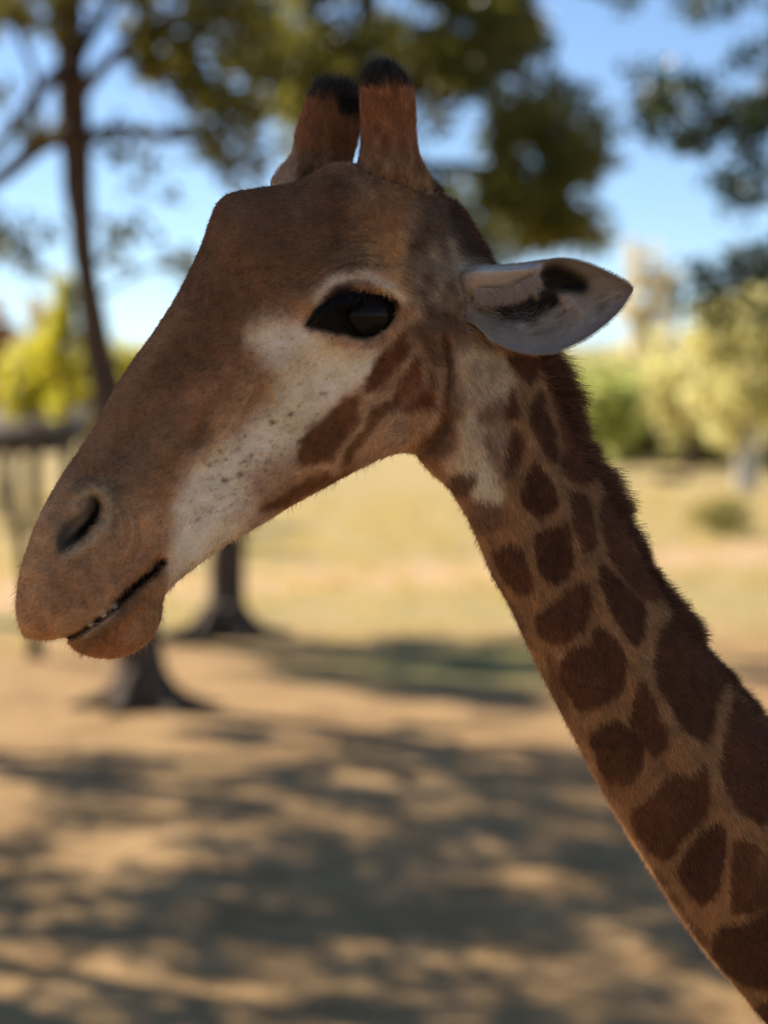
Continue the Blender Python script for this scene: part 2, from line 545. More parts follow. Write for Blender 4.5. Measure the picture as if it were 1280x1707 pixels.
# the broad dark tree behind the horns
YB = ground_y(1062)
pb = path_px([(640, -300), (620, -60), (590, 160), (520, 360), (440, 600), (392, 800), (380, 930), (377, 1000), (376, 1040), (375, 1064)], YB, 0.3)
rb = wpx([16, 30, 38, 46, 50, 54, 56, 62, 78, 112], YB)
pb, rb = soften_base(pb, rb)
bb = [(path_px([(560, 250), (680, 160), (800, 120), (930, 140)], YB, 0.5), wpx([30, 24, 18, 6], YB)),
      (path_px([(530, 340), (700, 280), (850, 300), (960, 380)], YB, -0.6), wpx([30, 24, 18, 6], YB)),
      (path_px([(600, 120), (520, 30), (430, -40)], YB, 0.6), wpx([28, 20, 6], YB))]
cb = px_clumps([([(430, 30), (560, 60), (700, 20), (720, -40), (860, -20), (900, 60), (890, 90), (800, 130), (800, 180), (700, 170), (690, 130), (440, 130)], 3.0),
                ([(690, 300), (800, 280), (830, 200), (900, 190), (1000, 240), (990, 300), (900, 320), (960, 370), (990, 400), (900, 415), (850, 420), (800, 440), (720, 400)], 3.0),
                ([(460, 130), (600, 120), (560, 220), (480, 260)], 1.9),
                ([(700, 170), (860, 190), (840, 240), (700, 200)], 1.0),
                ([(760, 60), (930, 60), (1010, 200), (960, 260), (830, 200)], 0.8),
                ([(850, 330), (960, 300), (1005, 400), (900, 420)], 0.8),
                ([(420, -330), (900, -330), (880, -40), (440, 0)], 1.6),
                ([(600, 420), (820, 420), (760, 520), (640, 500)], 1.6)], YB, 2.0, 0.42, 0.00075)
tree('tree', 'broad dark green tree behind the giraffe horns, its stout trunk under the jaw', 'tree', (pb[-1][0], pb[-1][1], 0), pb, rb, bb, cb, 120, 0.17, M_LEAF_DARK, M_BARK, 'shade trees round the clearing', 0.04, limbs=40)

# boughs of a tree that stands out of sight to the right
YD = 19.0
pd = [np.array([6.2, 20.5, 10.5]), np.array([5.9, 20.3, 8.5]), np.array([5.7, 20.0, 6]), np.array([5.6, 19.8, 3]), np.array([5.6, 19.8, 0.6]), np.array([5.6, 19.8, -0.12])]
rd = [0.08, 0.14, 0.19, 0.22, 0.26, 0.42]
bd = [([np.array([5.7, 20.0, 6.0]), at(1420, 170, YD), at(1280, 160, YD), at(1180, 190, YD), at(1090, 160, YD)], [0.11, 0.08, 0.05, 0.035, 0.012]),
      ([np.array([5.65, 19.9, 4.4]), at(1440, 430, YD), at(1290, 450, YD), at(1180, 480, YD)], [0.10, 0.07, 0.045, 0.012]),
      ([np.array([5.8, 20.2, 7.4]), at(1500, -140, YD), at(1330, -60, YD), at(1180, -20, YD), at(1010, -20, YD)], [0.10, 0.07, 0.045, 0.03, 0.012])]
cd = px_clumps([([(1060, 110), (1140, 110), (1200, 150), (1290, 170), (1300, 230), (1200, 240), (1130, 260), (1080, 230), (1060, 170)], 0.95),
                ([(1170, 200), (1300, 180), (1300, 300), (1240, 360), (1200, 370), (1190, 270)], 1.1),
                ([(1220, 60), (1300, 70), (1300, 190), (1230, 120)], 1.1),
                ([(1120, 480), (1180, 440), (1290, 400), (1300, 520), (1180, 545), (1125, 530)], 1.5),
                ([(960, -40), (1060, -40), (1050, 6), (975, 6)], 1.2),
                ([(1130, -40), (1260, -40), (1240, 16), (1140, 18)], 1.2),
                ([(1290, -260), (1750, -260), (1750, 600), (1290, 560)], 0.55)], YD, 0.9, 0.22, 0.0012)
cd = np.concatenate([cd, crown_clumps((6.2, 20.5, 8.9), 1.9, 2.2, 1.9, 60, 0.42, 0.2)])
tree('tree', 'bluish green leafy boughs reaching in from the right against the sky', 'tree', (5.6, 19.8, 0), pd, rd, bd, cd, 190, 0.12, M_LEAF_BLUE, M_BARK, 'shade trees round the clearing', 0.02, limbs=40)

# trees out of the picture on the left: the low sun throws their shade over the clearing and the giraffe


def side_tree(name, label, x, y, zc, clumps, per, gap=None):
    tp = [np.array(q, float) for q in [(x + 0.4, y, zc + 1.4), (x + 0.2, y + 0.1, zc - 0.6), (x - 0.1, y + 0.1, zc * 0.55), (x, y, 2.0), (x, y, 0.4), (x, y, -0.12)]]
    br = []
    for k in range(5):
        e = clumps[R.integers(0, len(clumps))][:3]
        s0 = tp[2] * 0.6 + tp[1] * 0.4
        br.append(([s0, s0 * 0.5 + e * 0.5 + np.array([0, 0, 0.3]), e], [0.13, 0.09, 0.03]))
    return tree(name, label, 'tree', (x, y, 0), tp, [0.08, 0.16, 0.23, 0.27, 0.32, 0.48], br, clumps, per, 0.15, M_LEAF_DARK, M_BARK, 'shade trees round the clearing', 0.04, limbs=40, gap=gap)


side_tree('tree', 'spreading shade tree off to the left that dapples the near soil', -9.6, 17.4, 8.0,
          np.concatenate([crown_clumps((-7.4, 17.4, 8.3), 4.9, 4.6, 0.9, 165, 0.42, 0.05), crown_clumps((-7.9, 21.4, 8.3), 4.4, 2.2, 0.7, 60, 0.42, 0.05)]), 190)
side_tree('tree', 'shade tree off to the left beyond the first one, dappling the middle ground', -10.6, 25.0, 8.4,
          crown_clumps((-7.9, 25.2, 8.9), 4.8, 4.2, 0.9, 88, 0.42, 0.05), 170)
side_tree('tree', 'shade tree off to the left farthest from the giraffe, shading the turf', -9.8, 35.6, 10.8,
          crown_clumps((-8.9, 35.4, 11.0), 2.8, 4.4, 0.9, 76, 0.55, 0.05), 170)
side_tree('tree', 'dense shade tree beside the viewing place that keeps the sun off the giraffe', -5.9, 7.2, 7.6,
          crown_clumps((-3.7, 6.9, 7.7), 3.5, 2.5, 1.1, 130, 0.62, 0.05), 210, (np.array([0.40, 2.45, 2.42]), 0.24))

# thin bare stem left of the lip
YC = ground_y(1092)
pc = path_px([(22, 800), (30, 860), (38, 930), (52, 1010), (58, 1060), (60, 1092)], YC)
pc, rc = soften_base(pc, wpx([8, 14, 18, 20, 24, 40], YC))
tree('sapling', 'thin bare sapling stem just left of and below the giraffe lips', 'sapling', (pc[-1][0], pc[-1][1], 0), pc, rc,
     [(path_px([(34, 900), (14, 850), (8, 800)], YC), wpx([10, 8, 3], YC)), (path_px([(46, 980), (66, 920), (70, 880)], YC), wpx([9, 6, 3], YC))], [], 0, 0, None, M_BARK, None)

# ------------------------------------------------------------------ far side of the meadow


def far_tree(name, label, cat, px, y, top, width, crown_bottom, trunk_w, lmat, bmat, group, n=60, leaf=0.35, cone=False, per=26, trunk_lift=0.0):
    x = (px - 640) / FPX * y
    s = y / FPX
    ztop = float(at(px, top, y)[2]); zb = float(at(px, crown_bottom, y)[2])
    trunk = [np.array([x + 0.1, y, ztop - 0.12 * (ztop - zb)]), np.array([x, y, (zb + ztop) / 2]), np.array([x, y, max(zb, 0.5)]), np.array([x, y, -0.15])]
    w = trunk_w * s / 2
    c = crown_clumps((x, y, (ztop + zb) / 2), width * s / 2, width * s / 2, (ztop - zb) / 2, n, width * s * 0.16, 0.25)
    if cone:
        h = np.clip((c[:, 2] - zb) / (ztop - zb), 0, 1)
        c[:, 0] = x + (c[:, 0] - x) * (1.25 - 1.1 * h); c[:, 1] = y + (c[:, 1] - y) * (1.25 - 1.1 * h)
    rr = np.mean(c[:, 3])
    c2 = c.copy()
    root = thing(name, label, cat, (x, y, 0), group)
    mesh_obj('trunk', *tube(trunk, [w * 0.25, w * 0.6, w, w * 1.25], 10, 0.1), bmat, root)
    mesh_obj('twigs', *merge(limb_parts(trunk[1], [q[:3] for q in c2[:10]], w * 0.4)), bmat, root)['kind'] = 'stuff'
    c2[:, 3] = np.maximum(c2[:, 3], 0.2)
    pts = []
    for X, Y, Z, r in c2:
        p = R.normal(size=(per, 3)); p /= np.linalg.norm(p, axis=1)[:, None]
        pts.append(p * (R.random(per) ** 0.5)[:, None] * r + (X, Y, Z))
    mesh_obj('crown', *leaves(np.concatenate(pts), leaf, aspect=0.6), lmat, root, smooth=False)
    return root


FT = 'trees along the far side of the meadow'
far_tree('tree', 'pale cream tree with a tall narrow crown, right of the giraffe ear', 'tree', 1078, 190, 385, 105, 690, 26, M_LEAF_CREAM, M_PALEBARK, FT, 90, 0.8)
far_tree('tree', 'yellow tree on a white trunk at the right edge of the meadow', 'tree', 1243, 92, 480, 220, 742, 32, M_LEAF_YELLOW, M_PALEBARK, FT, 110, 0.5, per=30)
far_tree('tree', 'yellow tree standing between the cream tree and the white trunk', 'tree', 1150, 128, 545, 190, 735, 22, M_LEAF_YELLOW, M_BARK, FT, 80, 0.6)
far_tree('tree', 'round light green tree nearest the giraffe mane', 'tree', 1000, 120, 596, 150, 760, 20, M_LEAF_SAGE, M_BARK, FT, 70, 0.55)
far_tree('tree', 'yellow green tree partly behind the giraffe ear and neck', 'tree', 900, 150, 560, 180, 770, 24, M_LEAF_YELLOW, M_BARK, FT, 80, 0.7)
far_tree('tree', 'golden tree cut by the right picture edge', 'tree', 1340, 110, 500, 170, 760, 26, M_LEAF_YELLOW, M_BARK, FT, 80, 0.6)
far_tree('tree', 'pale trunk tree with thin yellow crown in front of the cream tree', 'tree', 1106, 170, 590, 100, 700, 36, M_LEAF_YELLOW, M_PALEBARK, FT, 50, 0.6)
far_tree('tree', 'bright lime tree left of the winding trunk', 'tree', 62, 58, 555, 130, 700, 14, M_LEAF_LIME, M_BARK, FT, 80, 0.24, per=30)
far_tree('tree', 'pointed lime conifer rising beside the winding trunk', 'tree', 108, 54, 455, 105, 700, 12, M_LEAF_LIME, M_BARK, FT, 80, 0.2, True, 30)
far_tree('tree', 'rust brown tree at the left picture edge', 'tree', -5, 66, 500, 80, 660, 12, M_LEAF_RUST, M_BARK, FT, 60, 0.25)
far_tree('tree', 'pale yellow tree between the winding trunk and the nose bridge', 'tree', 222, 64, 565, 110, 690, 12, M_LEAF_LIME, M_BARK, FT, 60, 0.24)
far_tree('tree', 'low yellow tree seen far off under the lime trees', 'tree', 160, 95, 610, 130, 735, 12, M_LEAF_YELLOW, M_BARK, FT, 60, 0.4)
far_tree('tree', 'wide olive yellow tree low behind the cream tree', 'tree', 1040, 165, 585, 190, 745, 20, M_LEAF_YELLOW, M_BARK, FT, 80, 0.75)
far_tree('tree', 'light green tree seen between the yellow crowns at the right', 'tree', 1105, 150, 600, 150, 745, 20, M_LEAF_SAGE, M_BARK, FT, 70, 0.7)
far_tree('tree', 'tall yellow tree rising above the others by the right edge', 'tree', 1285, 140, 470, 190, 745, 22, M_LEAF_YELLOW, M_BARK, FT, 90, 0.7)
far_tree('tree', 'yellow tree low on the horizon just under the ear tip', 'tree', 955, 175, 590, 150, 745, 20, M_LEAF_YELLOW, M_BARK, FT, 70, 0.75)
far_tree('tree', 'olive tree low behind the shelter roof', 'tree', 20, 80, 600, 150, 735, 14, M_LEAF_OLIVE, M_BARK, FT, 70, 0.35)
far_tree('tree', 'lime tree low between shelter and conifer', 'tree', 150, 70, 590, 110, 725, 12, M_LEAF_LIME, M_BARK, FT, 70, 0.28)
far_tree('tree', 'cream grey tree behind the lime conifer', 'tree', 55, 85, 470, 70, 640, 12, M_LEAF_CREAM, M_BARK, FT, 40, 0.3)


def bush(name, label, px, base, w, h, lmat, n=50, leaf=0.12):
    y = ground_y(base); s = y / FPX; x = (px - 640) * s
    root = thing(name, label, 'bush', (x, y, 0))
    c = crown_clumps((x, y, h * s * 0.52), w * s / 2, w * s / 2, h * s * 0.46, n, w * s * 0.17, 0.3)
    c[:, 2] = np.maximum(c[:, 2], 0.12)
    pts = clump_points(c, 60, 0.85)
    pts[:, 2] = np.maximum(pts[:, 2], 0.02)
    mesh_obj('foliage', *leaves(pts, leaf), lmat, root, smooth=False)
    mesh_obj('stem', *merge([tube([(x + R.normal() * 0.06, y + R.normal() * 0.06, -0.06), (x + q[0] * 0.4, y + q[1] * 0.4, h * s * 0.35), (x + q[0], y + q[1], h * s * 0.75)], [0.03, 0.02, 0.008], 6)
                              for q in R.normal(size=(9, 2)) * w * s * 0.22]), M_BARK, root)
    return root


bush('bush', 'rounded green bush beside the dirt track right of the neck', 1203, 892, 112, 66, M_LEAF_OLIVE, 60)
bush('bush', 'dark green shrub at the foot of the left far trees near the nose', 146, 842, 60, 80, M_LEAF_BLUE, 40)

bush('bush', 'olive shrub under the yellow trees close to the mane', 1040, 772, 110, 70, M_LEAF_OLIVE, 50, 0.3)
bush('bush', 'dull green shrub between the two pale trunks at the right', 1165, 778, 120, 64, M_LEAF_OLIVE, 50, 0.3)
bush('bush', 'dark shrub just right of the white trunk', 1290, 800, 70, 80, M_LEAF_BLUE, 40, 0.25)

# low shelter at the left
YS = 60.0


def wood(name, c0, c1):
    def f(nt, b):
        tc = N(nt, 'ShaderNodeTexCoord')
        nz = N(nt, 'ShaderNodeTexNoise', Scale=3.0, Detail=5.0)
        mp = N(nt, 'ShaderNodeMapping'); mp.inputs['Scale'].default_value = (0.6, 4, 4)
        nt.links.new(tc.outputs['Object'], mp.inputs[0]); nt.links.new(mp.outputs[0], nz.inputs['Vector'])
        r = ramp(nt, nz.outputs['Fac'], [(0.3, c0), (0.7, c1)])
        nt.links.new(r.outputs[0], b.inputs['Base Color'])
        b.inputs['Roughness'].default_value = 0.85
    return mat(name, f)


M_ROOF = wood('weathered brown roof', (0.05, 0.032, 0.018), (0.10, 0.066, 0.04))
M_POST = wood('grey brown post', (0.26, 0.19, 0.13), (0.42, 0.33, 0.24))


def box(c, h):
    c = np.asarray(c, float); h = np.asarray(h, float)
    V = np.array([[i, j, k] for i in (-1, 1) for j in (-1, 1) for k in (-1, 1)]) * h + c
    return V, np.array([[0, 1, 3, 2], [4, 6, 7, 5], [0, 4, 5, 1], [2, 3, 7, 6], [0, 2, 6, 4], [1, 5, 7, 3]])


xs0, xs1 = (-150 - 640) / FPX * YS, (140 - 640) / FPX * YS
sh = thing('shelter', 'low open shelter with a brown roof on posts at the left edge', 'shelter', ((xs0 + xs1) / 2, YS, 0))
V, F = box(((xs0 + xs1) / 2, YS, 3.0), ((xs1 - xs0) / 2, 1.7, 0.06))
V[:, 2] += (V[:, 1] - YS) * 0.32
mesh_obj('roof', V, F, M_ROOF, sh, smooth=False)
for k in range(4):
    xp = xs0 + 0.2 + (xs1 - xs0 - 0.4) * k / 3
    for dy, zt in ((-1.45, 2.50), (1.45, 3.42)):
        mesh_obj('post', *box((xp, YS + dy, zt / 2 - 0.05), (0.11, 0.11, zt / 2 + 0.05)), M_POST, sh, smooth=False)
for dy, zt in ((-1.45, 2.40), (1.45, 3.32)):
    mesh_obj('beam', *box(((xs0 + xs1) / 2, YS + dy - 0.17, zt - 0.06), ((xs1 - xs0) / 2, 0.055, 0.11)), M_ROOF, sh, smooth=False)

# a grey log lying in the meadow
yl = ground_y(803); xl = (1122 - 640) / FPX * yl
lg = mesh_obj('fallen_log', *tube([(xl - 0.85, yl, 0.2), (xl, yl + 0.1, 0.24), (xl + 0.8, yl - 0.1, 0.18)], [0.24, 0.26, 0.2], 12, 0.15), M_BARK)
tag(lg, 'grey log lying in the yellow grass beyond the green bush', 'log')

# dry grass standing in the meadow
n = 42000
tuft_c = np.column_stack([R.uniform(-26, 34, 1500), 29 + 60 * R.random(1500) ** 1.3])
w = R.integers(0, 1500, n)
q = tuft_c[w] + R.normal(size=(n, 2)) * 0.22
h = R.uniform(0.10, 0.34, n) * np.clip((q[:, 1] - 27) / 9, 0.35, 1)
a = R.uniform(0, np.pi, n); z0 = ground_z(q[:, 0], q[:, 1])
lean = R.normal(size=(n, 2)) * 0.35 * h[:, None]
bx_, by_ = np.cos(a) * 0.016, np.sin(a) * 0.016
v = np.stack([np.column_stack([q[:, 0] - bx_, q[:, 1] - by_, z0 - 0.02]), np.column_stack([q[:, 0] + bx_, q[:, 1] + by_, z0 - 0.02]),
              np.column_stack([q[:, 0] + lean[:, 0], q[:, 1] + lean[:, 1], z0 + h])], 1).reshape(-1, 3)
M_DRY = leaf_mat('dry grass blade', [(0.28, 0.23, 0.065), (0.46, 0.36, 0.12), (0.60, 0.46, 0.19)], 0.45, (0.75, 0.57, 0.20))
gr = mesh_obj('dry_grass', v, np.arange(3 * n).reshape(n, 3), M_DRY, smooth=False)
gr['kind'] = 'stuff'; gr['label'] = 'tufts of dry yellow grass over the sunlit meadow'

# leaf litter and pebbles on the bare soil
n = 5200
q = np.column_stack([R.uniform(-7, 7, n), 7.5 + 24 * R.random(n) ** 1.3])
z = ground_z(q[:, 0], q[:, 1]) + 0.03
lv, lf = leaves(np.column_stack([q, z]), 0.085, 0.4, 0.55)
ctr = np.repeat(np.column_stack([q, z]), 4, axis=0)
lv[:, 2] = ctr[:, 2] + (lv[:, 2] - ctr[:, 2]) * 0.3
M_LITTER = leaf_mat('fallen leaf', [(0.22, 0.13, 0.06), (0.34, 0.2, 0.09), (0.45, 0.29, 0.13)], 0.15, (0.4, 0.25, 0.1))
lit = mesh_obj('leaf_litter', lv, lf, M_LITTER, smooth=False)
lit['kind'] = 'stuff'; lit['label'] = 'dry fallen leaves scattered over the bare soil'

# ------------------------------------------------------------------ the giraffe
# Profile coordinates: side view of the animal, 1 unit = 0.704 mm, measured on the photograph.
CW, CH, CS = 1420, 1800, 1.0


class Canvas:
    """Scalar or colour layer over the animal's profile, for the coat and for relief."""

    def __init__(self, base=0.0, ch=1):
        self.a = np.zeros((CH, CW, ch), np.float32) + np.asarray(base, np.float32)

    def get(self, px, py):
        x = np.clip(px, 0, CW - 1.001); y = np.clip(py, 0, CH - 1.001)
        i = x.astype(int); j = y.astype(int); u = (x - i)[:, None]; v = (y - j)[:, None]
        a = self.a
        return (a[j, i] * (1 - u) + a[j, i + 1] * u) * (1 - v) + (a[j + 1, i] * (1 - u) + a[j + 1, i + 1] * u) * v


def blur(m, s):
    if s < 0.6:
        return m
    r = max(1, int(round(s)))
    for _ in range(3):
        for ax in (0, 1):
            c = np.cumsum(np.pad(m, [(r + 1, r) if k == ax else (0, 0) for k in (0, 1)], mode='edge'), axis=ax, dtype=np.float64)
            if ax == 0:
                m = (c[2 * r + 1:] - c[:-2 * r - 1]) / (2 * r + 1)
            else:
                m = (c[:, 2 * r + 1:] - c[:, :-2 * r - 1]) / (2 * r + 1)
    return m.astype(np.float32)


def window(lo, hi, pad):
    x0 = int(max(0, lo[0] - pad)); y0 = int(max(0, lo[1] - pad))
    x1 = int(min(CW, hi[0] + pad + 1)); y1 = int(min(CH, hi[1] + pad + 1))
    return x0, y0, x1, y1


def smooth_poly(p, k=6):
    p = np.asarray(p, float)
    q = np.concatenate([p[-2:], p, p[:3]])
    t = np.arange(len(q), dtype=float)
    return catmull(t, q, np.linspace(2, len(p) + 2, len(p) * k, endpoint=False))


def poly_mask(poly, s, smooth=True):
    p = smooth_poly(poly) if smooth else np.asarray(poly, float)
    w = window(p.min(0), p.max(0), 3 * s + 3)
    if w[2] <= w[0] or w[3] <= w[1]:
        return None, w
    X, Y = np.meshgrid(np.arange(w[0], w[2]), np.arange(w[1], w[3]))
    return blur(inside(p, X, Y).astype(np.float32), s * 0.6), w


def stroke_mask(pts, s):
    """Gaussian profile of width s about a polyline; the ends fade."""
    p = np.asarray(pts, float)
    if len(p) > 2:
        t = np.arange(len(p), dtype=float)
        p = catmull(t, p, np.linspace(0, len(p) - 1, len(p) * 6))
    w = window(p.min(0), p.max(0), 3 * s)
    X, Y = np.meshgrid(np.arange(w[0], w[2]), np.arange(w[1], w[3]))
    d = np.full(X.shape, 1e9)
    for a, b in zip(p[:-1], p[1:]):
        ab = b - a; L = ab @ ab + 1e-9
        t = np.clip(((X - a[0]) * ab[0] + (Y - a[1]) * ab[1]) / L, 0, 1)
        d = np.minimum(d, (X - a[0] - t * ab[0]) ** 2 + (Y - a[1] - t * ab[1]) ** 2)
    return np.exp(-d / (2 * s * s)).astype(np.float32), w


def gauss_mask(c, sx, sy, ang=0):
    r = max(sx, sy)
    w = window((c[0], c[1]), (c[0], c[1]), 3 * r)
    X, Y = np.meshgrid(np.arange(w[0], w[2]), np.arange(w[1], w[3]))
    ca_, sa_ = math.cos(rad(ang)), math.sin(rad(ang))
    u = (X - c[0]) * ca_ + (Y - c[1]) * sa_; v = -(X - c[0]) * sa_ + (Y - c[1]) * ca_
    return np.exp(-0.5 * (u / sx) ** 2 - 0.5 * (v / sy) ** 2).astype(np.float32), w


_n2 = {}


def field(scale_x, scale_y, seed):
    """2-D value noise over the profile, cells of the given size; range about -1..1."""
    k = (scale_x, scale_y, seed)
    if k not in _n2:
        X, Y = np.meshgrid(np.arange(CW) / scale_x, np.arange(CH) / scale_y)
        _n2[k] = vnoise(np.stack([X.ravel() + seed * 3.1, Y.ravel() + seed * 7.3, np.full(X.size, seed * 1.7)], -1)).reshape(CH, CW).astype(np.float32)
    return _n2[k]


warp_x = field(34, 34, 1) * 3.5 + field(9, 9, 2) * 2.6
warp_y = field(34, 34, 3) * 3.5 + field(9, 9, 4) * 2.6


def paint(cv, mw, col, al=1.0):
    m, w = mw
    if m is None:
        return
    x0, y0, x1, y1 = w
    m = np.clip(m * al, 0, 1)[..., None]
    cv.a[y0:y1, x0:x1] = cv.a[y0:y1, x0:x1] * (1 - m) + np.asarray(col, np.float32) * m


def raise_(cv, mw, h):
    m, w = mw
    cv.a[w[1]:w[3], w[0]:w[2], 0] += m * h


# ---- coat
TAN = (0.33, 0.192, 0.106); BROWN = (0.20, 0.108, 0.060); DKBROWN = (0.125, 0.062, 0.034)
WHITE = (0.70, 0.59, 0.49); LINE = (0.30, 0.176, 0.090); SPOT = (0.108, 0.045, 0.024)
coat = Canvas(LINE, 3)
P = lambda cv, poly, col, s=6, al=1.0: paint(cv, poly_mask(poly, s), col, al)
K = lambda cv, pts, col, s=6, al=1.0: paint(cv, stroke_mask(pts, s), col, al)
G = lambda cv, c, sx, sy, col, al=1.0, ang=0: paint(cv, gauss_mask(c, sx, sy, ang), col, al)

HEAD = [(0, 900), (0, 1110), (280, 1110), (290, 980), (450, 890), (690, 790), (760, 700), (760, 560), (800, 480), (830, 400), (700, 250), (400, 250), (300, 380), (160, 640)]
P(coat, HEAD, TAN, 14)
# upper face darker brown, warm
P(coat, [(300, 300), (480, 270), (600, 280), (640, 380), (560, 450), (500, 490), (470, 530), (420, 590), (350, 660), (270, 740), (190, 800), (100, 860), (60, 850), (150, 640), (270, 460)], BROWN, 26, 0.92)
P(coat, [(380, 300), (520, 290), (600, 330), (560, 430), (470, 480), (380, 500), (330, 480)], DKBROWN, 34, 0.45)
P(coat, [(300, 500), (420, 500), (400, 570), (340, 620), (260, 660), (230, 620)], DKBROWN, 26, 0.5)
P(coat, [(330, 640), (400, 600), (430, 620), (380, 680), (350, 740), (310, 790), (290, 860), (260, 850), (280, 760)], (0.25, 0.115, 0.052), 18, 0.8)
P(coat, [(180, 740), (260, 700), (320, 720), (280, 800), (220, 830), (170, 800)], (0.20, 0.125, 0.078), 22, 0.7)
K(coat, [(140, 770), (190, 690), (250, 590), (300, 520)], (0.33, 0.19, 0.105), 13, 0.6)
K(coat, [(385, 640), (350, 690), (330, 740)], DKBROWN, 7, 0.55)
K(coat, [(400, 600), (360, 640), (320, 665)], (0.36, 0.21, 0.12), 12, 0.5)
# tan field between cheek and nose bridge
P(coat, [(430, 590), (470, 560), (500, 600), (480, 660), (430, 710), (370, 730), (350, 700), (390, 640)], (0.37, 0.225, 0.125), 20, 0.85)
# lighter brow and forehead patch
P(coat, [(600, 290), (690, 280), (700, 340), (680, 480), (650, 500), (600, 460), (580, 400)], (0.27, 0.145, 0.072), 24, 0.8)
P(coat, [(620, 400), (672, 390), (676, 470), (670, 500), (640, 488), (610, 450)], (0.46, 0.27, 0.135), 8, 0.9)
K(coat, [(565, 315), (560, 370), (575, 430)], DKBROWN, 16, 0.5)
K(coat, [(520, 440), (545, 415), (560, 400)], DKBROWN, 6, 0.4)
G(coat, (590, 420), 30, 18, (0.17, 0.115, 0.066), 0.7)
# white cheek and chin
P(coat, [(415, 560), (455, 525), (520, 550), (560, 575), (620, 585), (652, 572), (632, 618), (592, 655), (545, 692), (503, 730), (480, 778), (445, 800), (420, 850), (450, 858), (420, 885), (340, 945), (282, 992), (268, 950), (278, 895), (292, 835), (318, 770), (375, 728), (425, 690), (470, 640), (450, 600)], WHITE, 20, 0.95)
P(coat, [(300, 850), (340, 780), (400, 740), (470, 690), (480, 730), (420, 790), (370, 850), (310, 910)], (0.74, 0.64, 0.54), 16, 0.8)
P(coat, [(420, 560), (480, 560), (500, 600), (450, 620)], (0.70, 0.60, 0.50), 14, 0.6)
P(coat, [(500, 640), (600, 590), (640, 590), (580, 650), (500, 700)], (0.74, 0.65, 0.56), 14, 0.7)
P(coat, [(405, 790), (435, 758), (475, 748), (480, 790), (462, 825), (418, 832)], (0.42, 0.29, 0.19), 18, 0.75)
P(coat, [(380, 850), (420, 840), (440, 860), (400, 880)], (0.46, 0.32, 0.23), 14, 0.35)
K(coat, [(300, 965), (350, 930), (420, 882), (470, 850)], (0.38, 0.27, 0.19), 7, 0.6)
# cheek spots
CHK = (0.165, 0.075, 0.033)
for p in [[(500, 772), (503, 728), (545, 690), (590, 658), (602, 670), (592, 702), (570, 745), (535, 772)],
          [(566, 762), (580, 720), (610, 682), (642, 660), (652, 682), (640, 712), (610, 745), (578, 768)],
          [(432, 856), (460, 830), (520, 797), (556, 785), (535, 812), (475, 845)],
          [(535, 815), (560, 790), (590, 778), (570, 800)]]:
    P(coat, p, CHK, 5)
for p in [[(608, 645), (640, 580), (680, 535), (700, 535), (690, 575), (655, 622), (625, 655)],
          [(655, 675), (662, 615), (684, 575), (700, 600), (708, 640), (725, 665), (705, 685), (672, 680)]]:
    P(coat, p, (0.15, 0.06, 0.028), 5)
P(coat, [(640, 730), (650, 705), (680, 698), (692, 715), (680, 742), (650, 752)], (0.24, 0.165, 0.115), 8, 0.85)
P(coat, [(640, 690), (700, 690), (735, 690), (700, 720), (690, 752), (610, 775), (600, 755)], (0.42, 0.31, 0.23), 12, 0.55)
P(coat, [(690, 757), (700, 730), (722, 705), (748, 697), (760, 720), (757, 752), (725, 768)], (0.175, 0.105, 0.07), 6, 0.95)
P(coat, [(590, 790), (640, 758), (690, 752), (640, 775)], (0.40, 0.28, 0.2), 8, 0.8)
PALE = (0.44, 0.30, 0.20)
for p_, s_ in [([(622, 660), (602, 705), (572, 752), (552, 782)], 4.5), ([(618, 665), (650, 655), (668, 620), (690, 580)], 4.5), ([(712, 590), (700, 640), (652, 690), (600, 760)], 3.5), ([(655, 690), (690, 690), (722, 685)], 5), ([(470, 800), (500, 785), (540, 778)], 5)]:
    K(coat, p_, PALE, s_, 0.85)
P(coat, [(660, 640), (690, 620), (705, 660), (680, 690)], (0.20, 0.09, 0.045), 8, 0.6)
for p_ in [[(500, 492), (545, 452), (600, 436), (645, 446)], [(492, 480), (545, 440), (605, 424), (645, 430)], [(484, 470), (540, 428), (600, 410)], [(520, 430), (560, 405), (590, 398)], [(470, 400), (480, 440), (470, 470)], [(395, 450), (440, 445), (480, 452)]]:
    K(coat, p_, (0.09, 0.05, 0.03), 1.8, 0.5)  # brow wrinkles: crease shade painted into the coat as thin dark lines
# muzzle
P(coat, [(30, 1010), (50, 900), (110, 850), (220, 830), (285, 850), (275, 940), (200, 1010), (120, 1065), (30, 1065)], (0.45, 0.275, 0.158), 22, 0.85)
P(coat, [(110, 940), (200, 910), (265, 900), (260, 935), (190, 985), (110, 1010), (80, 985)], (0.30, 0.165, 0.092), 16, 0.6)
P(coat, [(85, 870), (140, 800), (200, 800), (215, 860), (180, 920), (110, 940)], (0.26, 0.175, 0.108), 16, 0.7)
K(coat, [(75, 860), (95, 822), (120, 790)], (0.44, 0.29, 0.18), 10, 0.6)
K(coat, [(50, 960), (60, 920), (80, 890)], (0.52, 0.33, 0.17), 11, 0.5)
P(coat, [(120, 1066), (190, 1020), (270, 945), (276, 985), (262, 1045), (230, 1078), (190, 1092), (150, 1090)], (0.27, 0.135, 0.062), 8, 0.9)
P(coat, [(195, 1050), (250, 985), (272, 960), (276, 1000), (255, 1050), (220, 1070)], (0.38, 0.235, 0.135), 12, 0.7)
K(coat, [(140, 1030), (190, 1000), (240, 955), (262, 930)], (0.40, 0.205, 0.09), 9, 0.6)
K(coat, [(170, 1068), (210, 1035), (250, 985)], (0.36, 0.16, 0.06), 7, 0.6)
K(coat, [(140, 1060), (165, 1042), (200, 1013)], (0.46, 0.34, 0.24), 4.5, 0.7)
